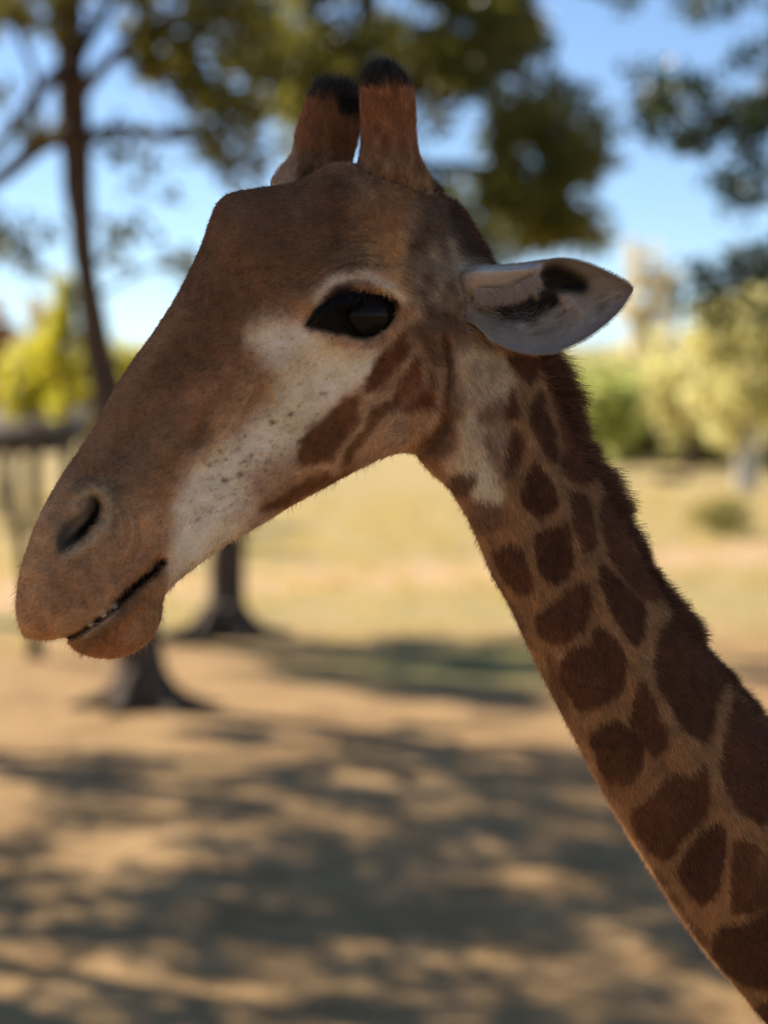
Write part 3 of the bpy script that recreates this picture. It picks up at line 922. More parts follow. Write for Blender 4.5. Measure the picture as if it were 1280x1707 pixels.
K(coat, [(150, 1070), (190, 1040), (235, 995)], (0.13, 0.075, 0.045), 7, 0.55)
K(coat, [(114, 1065), (133, 1056), (150, 1044), (168, 1032), (192, 1012), (212, 989), (236, 967), (256, 953), (270, 936)], (0.03, 0.015, 0.01), 3.0, 1.0)
K(coat, [(196, 1008), (214, 987), (238, 966), (256, 953), (268, 938)], (0.014, 0.008, 0.006), 7.0, 1.0)
for c in [(144, 1048), (161, 1035), (184, 1019)]:
    G(coat, c, 4, 3.2, (0.012, 0.008, 0.006), 1.0, -35)
for c, r in [((190, 1010), 5), ((173, 1022), 5), ((152, 1041), 4)]:
    G(coat, c, r, 3, (0.60, 0.48, 0.38), 0.9, -35)
# nostril
K(coat, [(112, 925), (150, 905), (180, 872), (178, 838), (160, 818), (130, 830)], (0.42, 0.32, 0.215), 7, 0.6)
P(coat, [(97, 922), (95, 893), (110, 868), (140, 846), (150, 826), (164, 828), (168, 852), (160, 868), (140, 887), (120, 904)], (0.10, 0.085, 0.065), 5, 0.95)
P(coat, [(118, 905), (140, 872), (158, 850), (160, 830), (167, 845), (164, 868), (146, 888)], (0.012, 0.01, 0.008), 3)
# behind the jaw and under the ear: pale skin with brown blotches
P(coat, [(742, 600), (770, 575), (840, 585), (856, 640), (850, 700), (835, 760), (836, 830), (825, 845), (790, 832), (765, 795), (735, 775), (755, 740), (768, 690), (745, 650)], (0.47, 0.375, 0.28), 10, 0.95)
P(coat, [(770, 700), (800, 690), (810, 760), (838, 825), (800, 830), (775, 790)], (0.60, 0.52, 0.44), 9, 0.85)
P(coat, [(800, 672), (846, 664), (862, 680), (850, 704), (808, 702), (796, 690)], (0.22, 0.115, 0.07), 6, 0.85)
P(coat, [(800, 718), (840, 712), (850, 770), (836, 800), (815, 770)], (0.26, 0.155, 0.10), 9, 0.7)
P(coat, [(733, 792), (760, 784), (790, 790), (794, 808), (775, 824), (745, 812)], (0.15, 0.085, 0.055), 4, 0.95)
P(coat, [(775, 845), (800, 835), (838, 838), (846, 862), (830, 882), (800, 880)], (0.18, 0.105, 0.07), 7, 0.85)
P(coat, [(700, 775), (740, 775), (750, 800), (720, 790)], (0.30, 0.19, 0.12), 6, 0.8)
K(coat, [(735, 560), (745, 600), (742, 650), (735, 680)], (0.17, 0.085, 0.05), 5, 0.8)
K(coat, [(742, 600), (757, 640), (762, 690)], (0.24, 0.15, 0.1), 7, 0.6)
K(coat, [(700, 540), (712, 590), (722, 640)], (0.12, 0.055, 0.03), 7, 0.75)
K(coat, [(715, 560), (728, 610)], (0.12, 0.06, 0.035), 5, 0.7)
K(coat, [(690, 560), (730, 640), (735, 690)], (0.40, 0.27, 0.18), 4, 0.4)
# temple, poll
P(coat, [(690, 330), (780, 350), (830, 440), (800, 560), (740, 555), (690, 530), (672, 440)], (0.275, 0.195, 0.135), 12, 0.95)
P(coat, [(700, 320), (770, 350), (800, 420), (770, 430), (720, 400), (690, 380)], (0.12, 0.078, 0.052), 14, 0.9)
P(coat, [(735, 335), (770, 350), (796, 395), (802, 432), (775, 415), (750, 380)], (0.055, 0.036, 0.026), 7, 0.9)
P(coat, [(740, 430), (790, 440), (815, 470), (800, 500), (750, 490)], (0.50, 0.41, 0.32), 12, 0.85)
K(coat, [(725, 425), (735, 460), (722, 500)], (0.46, 0.37, 0.28), 6, 0.7)
K(coat, [(748, 400), (758, 440), (752, 480)], (0.44, 0.36, 0.27), 5, 0.6)
K(coat, [(770, 440), (775, 480), (782, 520)], (0.55, 0.46, 0.37), 6, 0.6)
K(coat, [(700, 470), (690, 510), (684, 560)], (0.36, 0.26, 0.18), 6, 0.5)
for c, sx, sy in [((703, 486), 6, 8), ((716, 515), 8, 13), ((738, 523), 5, 8), ((754, 527), 6, 7), ((756, 481), 5, 5), ((698, 400), 8, 14), ((683, 408), 7, 10), ((712, 460), 5, 6), ((745, 470), 6, 6), ((735, 540), 8, 4), ((768, 505), 5, 7)]:
    G(coat, c, sx, sy, (0.085, 0.045, 0.03), 0.8)
P(coat, [(690, 535), (790, 535), (805, 550), (760, 560), (700, 552)], (0.20, 0.12, 0.075), 6, 0.7)
# eye surround
K(coat, [(528, 500), (545, 478), (570, 464), (610, 458), (640, 470), (668, 498)], WHITE, 6, 0.6)
K(coat, [(560, 470), (600, 458), (630, 462)], (0.6, 0.5, 0.4), 5, 0.7)
P(coat, [(508, 543), (532, 518), (548, 496), (572, 480), (612, 486), (652, 492), (664, 510), (652, 538), (630, 557), (600, 565), (562, 559), (532, 550)], (0.006, 0.0045, 0.004), 5, 0.99)
P(coat, [(530, 515), (560, 480), (590, 474), (585, 490), (555, 510), (545, 540)], (0.014, 0.010, 0.009), 6, 0.8)
K(coat, [(560, 573), (600, 577), (640, 562), (665, 525)], (0.33, 0.19, 0.11), 4, 0.55)
K(coat, [(645, 575), (668, 545), (690, 520)], (0.44, 0.32, 0.22), 4, 0.6)
# neck spots
NECK = [[(846, 589), (887, 590), (891, 623), (878, 637), (858, 620)],
        [(848, 650), (859, 652), (862, 686), (850, 700), (838, 690)],
        [(895, 645), (904, 655), (912, 686), (926, 720), (929, 763), (921, 770), (902, 744), (885, 710), (880, 676)],
        [(897, 594), (931, 596), (965, 671), (999, 710), (1008, 754), (996, 787), (972, 807), (950, 802), (931, 768), (932, 725), (918, 671), (899, 623)],
        [(854, 715), (870, 727), (868, 758), (854, 783), (842, 797), (839, 754)],
        [(885, 763), (902, 773), (921, 802), (929, 831), (917, 850), (892, 863), (873, 846), (866, 812)],
        [(946, 817), (979, 819), (989, 850), (994, 894), (984, 921), (970, 916), (955, 875)],
        [(887, 889), (912, 875), (946, 868), (953, 899), (955, 942), (936, 962), (912, 967), (892, 933)],
        [(818, 916), (839, 906), (866, 906), (878, 938), (885, 976), (873, 988), (844, 965)],
        [(999, 831), (1028, 812), (1075, 850), (1105, 918), (1130, 962), (1140, 992), (1076, 998), (1057, 986), (1028, 947), (1004, 899)],
        [(994, 940), (1006, 937), (1038, 967), (1067, 1005), (1071, 1039), (1062, 1075), (1038, 1054), (1009, 1005)],
        [(892, 1027), (917, 996), (970, 960), (982, 986), (979, 1025), (960, 1059), (926, 1068), (902, 1054)],
        [(929, 1097), (941, 1080), (975, 1068), (994, 1042), (1028, 1063), (1042, 1097), (1038, 1141), (1013, 1165), (970, 1182), (936, 1141)],
        [(1091, 1097), (1094, 1040), (1125, 1020), (1163, 1045), (1200, 1088), (1205, 1120), (1198, 1150), (1180, 1227), (1161, 1231), (1125, 1198), (1092, 1124)],
        [(1062, 1135), (1077, 1133), (1095, 1183), (1110, 1209), (1106, 1242), (1088, 1264), (1073, 1242), (1051, 1209), (1047, 1183)],
        [(983, 1223), (1022, 1197), (1044, 1203), (1066, 1227), (1073, 1253), (1066, 1286), (1040, 1302), (1012, 1300), (990, 1256)],
        [(1047, 1356), (1080, 1322), (1117, 1289), (1154, 1284), (1172, 1268), (1183, 1319), (1169, 1363), (1136, 1392), (1110, 1424), (1077, 1407)],
        [(1212, 1165), (1218, 1155), (1250, 1180), (1280, 1216), (1340, 1265), (1340, 1330), (1275, 1370), (1250, 1367), (1213, 1334), (1200, 1271)],
        [(1128, 1440), (1154, 1396), (1187, 1361), (1205, 1381), (1209, 1411), (1198, 1470), (1176, 1503), (1158, 1500)],
        [(1222, 1400), (1253, 1402), (1280, 1425), (1330, 1450), (1310, 1505), (1264, 1518), (1216, 1518), (1216, 1466)],
        [(1185, 1556), (1202, 1531), (1235, 1535), (1280, 1520), (1340, 1540), (1356, 1624), (1301, 1653), (1227, 1630), (1190, 1590)],
        [(1230, 1120), (1260, 1130), (1300, 1175), (1340, 1225), (1310, 1230), (1255, 1170)],
        [(1350, 1300), (1400, 1340), (1410, 1440), (1370, 1500), (1345, 1440)],
        [(1250, 1675), (1330, 1665), (1390, 1690), (1410, 1780), (1340, 1790), (1280, 1740)],
        [(905, 1075), (925, 1100), (935, 1150), (955, 1200), (930, 1180), (910, 1120)],
        [(1085, 1440), (1105, 1450), (1140, 1510), (1185, 1570), (1150, 1560), (1110, 1500)],
        [(815, 930), (830, 960), (860, 1010), (890, 1070), (870, 1050), (835, 990)]]
for k, p in enumerate(NECK):
    v = 1 + 0.18 * math.sin(k * 2.4)
    P(coat, p, tuple(c * v for c in SPOT), 1.6 if k > 4 else 3.0, 0.6 if k >= len(NECK) - 3 else 0.96)
K(coat, [(925, 1098), (960, 1125), (1000, 1138), (1030, 1140)], (0.20, 0.10, 0.055), 1.6, 0.5)
K(coat, [(1080, 860), (1095, 890)], (0.25, 0.13, 0.06), 4, 0.6)
K(coat, [(1050, 885), (1056, 905)], (0.28, 0.15, 0.07), 4, 0.6)
K(coat, [(1020, 1310), (1060, 1300), (1090, 1280)], (0.2, 0.1, 0.055), 12, 0.5)
G(coat, (1264, 1435), 9, 14, (0.3, 0.17, 0.08), 0.5)
# the pattern edges are ragged: look the colours up with a small noise offset
YY, XX = np.meshgrid(np.arange(CH), np.arange(CW), indexing='ij')
headw = np.clip(gauss_mask((600, 520), 90, 70)[0].max(), 0, 1)
amp = np.ones((CH, CW), np.float32)
m_, w_ = gauss_mask((600, 520), 60, 45); amp[w_[1]:w_[3], w_[0]:w_[2]] -= m_ * 0.85
m_, w_ = gauss_mask((170, 980), 110, 90); amp[w_[1]:w_[3], w_[0]:w_[2]] -= m_ * 0.8
ix = np.clip(XX + warp_x * amp * 1.5, 0, CW - 1).astype(int); iy = np.clip(YY + warp_y * amp * 1.5, 0, CH - 1).astype(int)
coat.a = coat.a[iy, ix]
mott = 1 + 0.16 * field(60, 60, 6) + 0.15 * field(17, 17, 7) + 0.09 * field(5, 5, 8) + 0.08 * field(2.4, 2.4, 9)
coat.a *= mott[..., None]
coat.a *= np.array([1.03, 1.0, 0.89], np.float32)
coat.a[..., 2] *= 1 - 0.06 * field(40, 40, 12)
# flecks on the cheek and face
for k in range(190):
    if k < 120:
        t = R.random(); x = 320 + 250 * t + R.normal() * 26; y = 850 - 190 * t + R.normal() * 34
    else:
        x, y = R.uniform(250, 520), R.uniform(470, 800)
    G(coat, (x, y), R.uniform(1.0, 2.1), R.uniform(1.0, 2.5), (0.08, 0.05, 0.035), R.uniform(0.35, 0.85), R.uniform(0, 180))
for c, r in [((486, 690), 4.5), ((402, 790), 5), ((420, 758), 3), ((455, 705), 3), ((378, 800), 3.4), ((350, 775), 3.4), ((368, 752), 3.6), ((500, 640), 2.6), ((545, 655), 2.6)]:
    G(coat, c, r * 0.8, r * 0.7, (0.085, 0.05, 0.035), 0.85)

# ---- relief towards the side (metres)
rel = Canvas(0.0, 1)
Gr = lambda c, sx, sy, h, ang=0: raise_(rel, gauss_mask(c, sx, sy, ang), h)
Kr = lambda pts, s, h: raise_(rel, stroke_mask(pts, s), h)
Pr = lambda p, s, h: raise_(rel, poly_mask(p, s), h)
Gr((600, 515), 85, 52, 0.021, -8)
Kr([(556, 492), (585, 480), (630, 480), (662, 494)], 6, 0.0055)
Kr([(515, 505), (555, 468), (610, 455), (655, 470), (680, 505)], 13, 0.0085)
Kr([(560, 570), (610, 580), (655, 560), (678, 525)], 10, 0.004)
Pr([(566, 515), (578, 498), (600, 490), (632, 489), (656, 500), (664, 517), (650, 541), (622, 560), (596, 562), (576, 548)], 4, -0.0135)
Pr([(515, 540), (545, 510), (575, 500), (575, 548), (545, 552)], 6, -0.005)
for d in range(5):
    Kr([(500 - d * 5, 490 - d * 9), (545 - d * 2, 450 - d * 10), (600, 432 - d * 11), (640, 440 - d * 12)], 2.4, 0.0026)
    Kr([(503 - d * 5, 495 - d * 9), (548 - d * 2, 455 - d * 10), (602, 437 - d * 11), (640, 446 - d * 12)], 2.4, -0.0026)
Gr((725, 455), 36, 70, -0.012)
Kr([(688, 370), (684, 430), (682, 490)], 7, -0.0055)
Kr([(672, 370), (670, 430), (668, 480)], 9, 0.0035)
Gr((625, 680), 95, 62, 0.011, -35)
Kr([(300, 740), (400, 660), (480, 600), (545, 568)], 24, 0.007)
Kr([(320, 735), (350, 690), (395, 645)], 8, -0.0035)
Kr([(290, 930), (340, 830), (440, 740), (560, 690)], 26, -0.004)
Kr([(738, 570), (748, 620), (746, 670), (735, 712), (708, 745), (688, 760)], 8, -0.016)
Kr([(724, 560), (733, 620), (730, 670), (718, 705), (690, 735)], 8, 0.005)
Kr([(775, 600), (800, 700), (835, 820)], 24, 0.006)
Kr([(770, 640), (778, 720), (800, 800)], 7, -0.004)
Kr([(762, 790), (800, 815), (840, 830)], 6, -0.0015)
Kr([(785, 868), (815, 878), (845, 872)], 4, -0.002)
Gr((775, 490), 34, 46, 0.008)
Gr((130, 875), 62, 52, 0.009, -35)
Kr([(108, 930), (150, 908), (184, 874), (184, 836), (160, 812), (130, 822)], 8, 0.0055)
Kr([(92, 905), (105, 865), (140, 838)], 8, 0.003)
Pr([(104, 916), (106, 890), (128, 866), (148, 848), (156, 830), (165, 834), (167, 854), (156, 872), (138, 890)], 5, -0.011)
Kr([(118, 906), (146, 878), (164, 846)], 5, -0.016)
Gr((120, 1000), 60, 42, 0.009, -30)
Gr((215, 1045), 52, 26, 0.006, -40)
Kr([(136, 1036), (186, 1004), (236, 958), (264, 930)], 12, 0.004)
Kr([(106, 1067), (133, 1057), (150, 1044), (168, 1032), (192, 1012), (212, 989), (236, 967), (256, 953), (272, 936)], 3.4, -0.013)
Kr([(196, 1008), (214, 987), (238, 966), (256, 953), (268, 938)], 7.5, -0.014)
Kr([(150, 1064), (200, 1030), (245, 985)], 8, 0.003)
Kr([(190, 800), (240, 830), (285, 840)], 12, -0.002)
Gr((420, 400), 70, 60, 0.006)
Gr((655, 325), 46, 40, 0.014)
Gr((615, 395), 40, 50, 0.005)
# facial planes, creases and cords under the skin
Kr([(690, 395), (620, 420), (540, 440), (440, 430)], 14, 0.0035)
Kr([(430, 360), (470, 420), (500, 470)], 18, -0.004)
Kr([(300, 520), (260, 600), (190, 720), (120, 830)], 14, 0.004)
Kr([(250, 690), (200, 760), (180, 800)], 12, -0.003)
for d in range(4):
    Kr([(150 + 14 * d, 800 + 5 * d), (185 + 12 * d, 818 + 10 * d), (204 + 10 * d, 860 + 12 * d), (196 + 8 * d, 900 + 10 * d)], 4, (-1) ** d * 0.003)
for d in range(5):
    Kr([(150 + 26 * d, 1018 - 20 * d), (143 + 26 * d, 1002 - 20 * d), (140 + 24 * d, 985 - 18 * d)], 3.5, -0.003)
    Kr([(178 + 18 * d, 1060 - 15 * d), (188 + 18 * d, 1072 - 15 * d)], 3.5, -0.003)
Kr([(430, 620), (400, 690), (330, 760)], 5, 0.003)
Kr([(455, 640), (470, 700), (440, 760)], 4, 0.0028)
for p, h in [([(850, 720), (905, 860), (960, 1010), (1060, 1200), (1180, 1400)], -0.0045), ([(880, 700), (940, 850), (1010, 1010), (1110, 1190), (1230, 1380)], 0.004),
             ([(815, 880), (870, 1010), (950, 1180), (1060, 1370), (1190, 1570)], -0.004), ([(930, 760), (1000, 900), (1080, 1040), (1180, 1180)], -0.003)]:
    Kr(p, 16, h)
for (x0, y0), (x1, y1) in [((905, 1110), (1010, 1145)), ((965, 1225), (1050, 1238)), ((1015, 1312), (1090, 1285)), ((1090, 1465), (1150, 1450)), ((1200, 1640), (1280, 1632)), ((1205, 1660), (1290, 1655)), ((870, 1020), (930, 1012))]:
    Kr([(x0, y0), ((x0 + x1) / 2, (y0 + y1) / 2 + 6), (x1, y1)], 3, -0.0022)
    Kr([(x0, y0 + 7), ((x0 + x1) / 2, (y0 + y1) / 2 + 13), (x1, y1 + 7)], 3, 0.0018)
mz_, wz_ = gauss_mask((140, 950), 110, 110)
rel.a[wz_[1]:wz_[3], wz_[0]:wz_[2], 0] += mz_ * (0.0022 * field(24, 24, 31) + 0.0014 * field(11, 11, 32))[wz_[1]:wz_[3], wz_[0]:wz_[2]]
rel.a[..., 0] += 0.0009 * field(26, 26, 14) + 0.0006 * field(9, 9, 15)

# ---- the trunk of the loft: (top x, top y, bottom x, bottom y, half width m, depth m, skew)
ST = [(36, 1040, 46, 1061, .012), (33, 1008, 76, 1064, .040), (37, 960, 116, 1064, .055), (52, 905, 142, 1088, .061), (73, 852, 192, 1095, .062),
      (104, 796, 240, 1075, .060), (130, 757, 266, 1035, .057), (150, 727, 275, 990, .055), (170, 693, 326, 944, .055), (197, 642, 380, 905, .056),
      (226, 598, 432, 875, .058), (257, 556, 482, 844, .062), (300, 488, 542, 811, .069), (338, 410, 592, 784, .078), (362, 345, 630, 765, .085),
      (382, 326, 642, 761, .087), (425, 317, 656, 756, .091), (495, 306, 674, 753, .094), (562, 276, 684, 754, .093), (640, 286, 692, 757, .090), (712, 316, 704, 768, .086),
      (764, 352, 718, 783, .081), (789, 400, 736, 798, .077), (818, 450, 752, 814, .074), (864, 524, 770, 842, .073), (898, 598, 787, 872, .073),
      (930, 668, 806, 917, .075), (960, 738, 826, 962, .078), (1006, 818, 852, 1008, .082), (1058, 912, 886, 1082, .087), (1106, 998, 926, 1162, .092),
      (1172, 1085, 970, 1246, .098), (1250, 1182, 1025, 1348, .104), (1338, 1284, 1088, 1450, .110), (1440, 1392, 1160, 1560, .117), (1545, 1500, 1250, 1668, .125),
      (1700, 1650, 1400, 1850, .14), (1900, 1830, 1560, 2080, .165), (2120, 2000, 1690, 2350, .20), (2330, 2080, 1830, 2620, .25), (2560, 2140, 2100, 2830, .30),
      (2900, 2260, 2550, 2920, .34), (3250, 2370, 3000, 2880, .345), (3550, 2470, 3350, 2780, .30), (3760, 2600, 3600, 2760, .22), (3850, 2720, 3790, 2780, .10), (3862, 2755, 3850, 2775, .03)]
ST = np.array(ST, float)
mid = (ST[:, 0:2] + ST[:, 2:4]) / 2
depth0 = 2.40 + np.where(mid[:, 0] < 700, (mid[:, 0] - 700) * 0.000141, 0) + np.clip((mid[:, 0] - 900) / 2000, 0, 1) ** 1.2 * 0.75
tt = np.zeros(len(ST)); seg = np.linalg.norm(np.diff(ST[:, :4], axis=0), axis=1) * 0.7
tt[1:] = np.cumsum(seg)
rows = []
for k in range(len(ST) - 1):
    fine_ = 2.2 if ST[k, 0] < 1420 else 16.0
    nn = max(4, int(np.linalg.norm(mid[k + 1] - mid[k]) / fine_), int(np.linalg.norm(ST[k + 1, :2] - ST[k, :2]) / (fine_ * 1.6)))
    rows.append(np.linspace(tt[k], tt[k + 1], nn, endpoint=False))
rows = np.concatenate(rows + [tt[-1:]])
L = catmull(tt, np.column_stack([ST, depth0]), rows)
nS, nA = len(rows), 300
# around the ring: near side from top to bottom, then far side back up
ph = (np.arange(nA) + 0.5) / nA * 2 * np.pi
uu = (1 - np.cos(ph)) / 2
prof = np.sqrt(np.clip(4 * uu * (1 - uu), 0, 1)) ** 0.92
side = np.where(ph < np.pi, 1.0, -1.0)
PX = L[:, None, 0] * (1 - uu) + L[:, None, 2] * uu
PY = L[:, None, 1] * (1 - uu) + L[:, None, 3] * uu
# flatter upper half on the skull, fuller lower half on the neck
kk = np.clip((rows - tt[8]) / (tt[13] - tt[8]), 0, 1) * np.clip((tt[22] - rows) / (tt[22] - tt[18]), 0, 1)
wid = np.maximum(L[:, 4], 0.002)[:, None] * prof * (1 + kk[:, None] * 0.16 * np.cos(ph) * side ** 2)
base = at(PX, PY, L[:, 5][:, None])
# relief: look up at where each point of the near side appears
pos = base.copy(); pos[..., 1] -= wid
qx, qy = proj(pos)
qx = np.where(side > 0, qx, PX); qy = np.where(side > 0, qy, PY)
# the far flank mirrors the near one
mirror = np.arange(nA)[::-1]
hgt = rel.get(qx.ravel(), qy.ravel()).reshape(nS, nA)
hgt[:, side < 0] = hgt[:, mirror][:, side < 0]
hgt *= np.clip(prof * 1.6, 0, 1)[None, :]
fade = np.clip((1500 - PX) / 100, 0, 1)
pos[..., 1] = base[..., 1] - (wid + hgt * fade) * side
pos[..., 2] += 0
qx2, qy2 = proj(pos)
qx2 = np.where(side > 0, qx2, qx2[:, mirror]); qy2 = np.where(side > 0, qy2, qy2[:, mirror])

spot_seed = np.random.default_rng(3)
seeds = np.column_stack([spot_seed.uniform(1150, 4000, 330), spot_seed.uniform(1300, 3300, 330)])


def coat_at(px, py):
    c = coat.get(px, py)
    out = np.clip(np.maximum((px - 1345) / 30, (py - 1735) / 30), 0, 1)
    far = out > 0
    if far.any():
        x, y = px[far], py[far]
        d = np.sqrt((x[:, None] - seeds[None, :, 0]) ** 2 + (y[:, None] - seeds[None, :, 1]) ** 2)
        d.partition(1, axis=1)
        e = np.clip((d[:, 1] - d[:, 0] - 14) / 8, 0, 1)[:, None]
        c2 = np.asarray(LINE) * (1 - e) + np.asarray(SPOT) * e
        c[far] = c[far] * (1 - out[far, None]) + c2 * out[far, None]
    return np.clip(c, 0.004, 0.9)


col = coat_at(qx2.ravel(), qy2.ravel())
BV = pos.reshape(-1, 3); BF = [grid_faces(nS, nA)]
caps = np.array([list(range(nA))[::-1], list(range((nS - 1) * nA, nS * nA))])
body_parts = [(BV, [BF[0]])]
body_cols = [col]

M_SKIN = coat_mat('giraffe skin', 0.85, 0.0, 0.35, 0.08)
M_FUR = coat_mat('giraffe hair', 0.55, 0.35, 0.0, 0.3)
M_HORNSKIN = M_SKIN

# legs: shoulder and hip down to the hooves
unit = 0.000704 * 1.15


def leg(x, zt, y, front):
    pts = [(x, y, zt), (x + (0.02 if front else 0.05), y, zt - 0.25)]
    knee = 0.74 if front else 0.80
    pts += [(x - (0.03 if front else -0.10), y, knee + 0.06), (x - (0.03 if front else -0.11), y, knee - 0.05), (x - 0.0 + (0 if front else 0.07), y, 0.20), (x - 0.03 + (0 if front else 0.06), y, 0.10), (x - 0.06 + (0 if front else 0.06), y, 0.045)]
    r = [0.20, 0.14, 0.072, 0.066, 0.042, 0.05, 0.062]
    return tube(pts, r, 20, 0.0, step=0.03)


withers = at(2330, 2300, 2.9); croup = at(3480, 2600, 3.15)
legs_at = [(withers[0] - 0.02, withers[2], 2.76, True), (withers[0] + 0.06, withers[2], 3.10, True), (croup[0], croup[2], 2.96, False), (croup[0] - 0.10, croup[2], 3.28, False)]
for x, z, y, fr in legs_at:
    v, f = leg(x, z, y, fr)
    body_parts.append((v, f))
    px_, py_ = proj(v)
    c = coat_at(px_, py_)
    body_cols.append(np.where(v[:, 2:3] < 0.8, np.array([[0.40, 0.27, 0.16]]), c))
gbase = (float((withers[0] + croup[0]) / 2), 3.02, 0.0)
gir = thing('giraffe', 'giraffe with brown patched neck and white cheek, its head held across the picture', 'giraffe', gbase)
BVm, BFm = merge(body_parts)
body = mesh_obj('body', BVm, BFm, M_SKIN, gir, uvcol=np.concatenate(body_cols))
M_HOOF = mat('hoof', lambda nt, b: (b.inputs['Base Color'].__setattr__('default_value', (0.05, 0.04, 0.035, 1)), b.inputs['Roughness'].__setattr__('default_value', 0.5)))
for x, z, y, fr in legs_at:
    hx_ = x - 0.075 + (0 if fr else 0.06)
    mesh_obj('hoof', *tube([(hx_ + 0.02, y, 0.10), (hx_ + 0.005, y, 0.06), (hx_ - 0.01, y, 0.0)], [0.055, 0.068, 0.082], 16), M_HOOF, gir)
tb = at(3835, 2700, 3.15)
mesh_obj('tail', *tube([tb, tb + (0.07, 0, -0.25), tb + (0.08, 0, -0.6), tb + (0.06, 0, -0.75), tb + (0.05, 0, -0.95)], [0.035, 0.02, 0.014, 0.035, 0.01], 10), M_HOOF, gir)


# ---- ossicones
def ossicone(pts, y, far):
    p = np.array(pts, float)
    n = 70
    t = np.zeros(len(p)); t[1:] = np.cumsum(np.linalg.norm(np.diff(p[:, :2], axis=0), axis=1))
    q = catmull(t, p, np.linspace(0, t[-1], n))
    T = np.gradient(q[:, :2], axis=0); T /= np.linalg.norm(T, axis=1)[:, None]
    side_ = np.column_stack([T[:, 1], -T[:, 0]]) * -1
    m = 72
    a = np.linspace(0, 2 * np.pi, m, endpoint=False)
    x = q[:, None, 0] + side_[:, None, 0] * q[:, None, 2] * np.cos(a)
    yv = q[:, None, 1] + side_[:, None, 1] * q[:, None, 2] * np.cos(a)
    V = at(x, yv, y)
    nz = vnoise(np.stack([x.ravel() / 14 + 3, yv.ravel() / 22, np.sin(np.tile(a, n)) * 2 + 9 + (5 if far else 0)], -1)).reshape(n, m)
    sink = 1 - 0.72 * np.clip((q[:, None, 1] - 285) / 65, 0, 1) ** 1.5
    V[..., 1] -= np.sin(a) * q[:, None, 2] * 0.000704 * 0.95 * sink * (1 + 0.06 * nz)
    black = np.clip((len(p) and (148 + (18 if far else 0)) + 9 * nz + 5 * vnoise(np.stack([x.ravel() / 4, yv.ravel() / 30, yv.ravel() * 0 + 2], -1)).reshape(n, m) - yv) / 8, 0, 1)
    if far:
        black = np.maximum(black, np.clip((x - 0.25 * (yv - 190) - 560) / 10, 0, 1) * np.clip((205 - yv) / 10, 0, 1))
    red = np.array([0.36, 0.150, 0.062]); low = np.array([0.30, 0.155, 0.078])
    h = np.clip((yv - 190) / 110, 0, 1)[..., None]
    c = red * (1 - h) + low * h
    hb = np.clip((yv - 245) / 60, 0, 1)[..., None]
    c = c * (1 - hb) + coat_at(*[w.ravel() for w in proj(V)]).reshape(n, m, 3) * hb
    c = c * (1 + 0.22 * nz[..., None] + 0.12 * R.normal(size=nz.shape)[..., None])
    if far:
        dk = np.clip((x - 505) / 40, 0, 1) * np.clip((300 - yv) / 60, 0, 1)  # shading on the far ossicone's right side, painted into its colour
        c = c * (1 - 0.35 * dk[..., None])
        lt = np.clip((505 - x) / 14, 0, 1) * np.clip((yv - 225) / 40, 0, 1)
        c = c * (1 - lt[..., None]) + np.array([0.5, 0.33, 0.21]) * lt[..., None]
    c = c * (1 - black[..., None]) + np.array([0.014, 0.010, 0.009]) * black[..., None]
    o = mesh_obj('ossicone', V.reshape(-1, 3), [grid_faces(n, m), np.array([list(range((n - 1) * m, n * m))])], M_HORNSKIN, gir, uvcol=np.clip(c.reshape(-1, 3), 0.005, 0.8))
    return o, V, c


near_h = ossicone([(656, 352, 72), (655, 320, 67), (651, 290, 58), (649, 262, 48), (648, 225, 42.5), (647, 185, 42), (645, 160, 41), (640, 146, 37), (636, 130, 31), (632, 117, 22), (630, 109, 8)], 2.375, False)
far_h = ossicone([(512, 350, 74), (520, 318, 66), (530, 290, 56), (537, 262, 48), (544, 230, 49), (552, 200, 47), (559, 172, 41), (567, 155, 32), (571, 145, 18), (572, 140, 6)], 2.455, True)
near_h[0]['label'] = 'reddish ossicone nearer the ear with a dark tufted tip'
far_h[0]['label'] = 'reddish ossicone nearer the nose with a black tip'

# ---- ear
earc = Canvas((0.37, 0.325, 0.275), 3)
earh = Canvas(0.0, 1)
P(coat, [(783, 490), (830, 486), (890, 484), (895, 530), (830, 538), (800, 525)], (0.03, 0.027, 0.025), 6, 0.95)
P(earc, [(780, 540), (850, 545), (900, 560), (980, 560), (920, 600), (840, 600), (790, 560)], (0.47, 0.42, 0.365), 14, 0.8)
P(earc, [(930, 440), (980, 440), (1050, 475), (1040, 490), (980, 480), (930, 470)], (0.36, 0.31, 0.26), 14, 0.8)
K(earc, [(950, 555), (1000, 525), (1035, 495)], (0.50, 0.455, 0.41), 12, 0.6)
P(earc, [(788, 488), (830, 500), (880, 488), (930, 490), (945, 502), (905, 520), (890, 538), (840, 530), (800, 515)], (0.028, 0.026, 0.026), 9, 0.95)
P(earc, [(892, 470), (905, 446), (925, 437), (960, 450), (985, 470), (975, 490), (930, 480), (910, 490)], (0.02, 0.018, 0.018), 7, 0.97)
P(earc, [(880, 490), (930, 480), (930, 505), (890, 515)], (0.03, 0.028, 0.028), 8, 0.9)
P(earc, [(935, 487), (952, 492), (972, 512), (962, 518), (940, 503)], (0.50, 0.44, 0.39), 4, 0.8)
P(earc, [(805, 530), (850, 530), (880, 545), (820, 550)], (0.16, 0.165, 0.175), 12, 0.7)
G(earc, (871, 541), 6, 5, (0.68, 0.64, 0.6), 0.9)
G(earc, (1003, 510), 6, 8, (0.20, 0.17, 0.15), 0.8, 20)
K(earc, [(930, 527), (938, 522), (945, 515)], (0.06, 0.05, 0.05), 2, 0.8)
K(earc, [(890, 555), (925, 545), (940, 530)], (0.22, 0.20, 0.18), 4, 0.5)
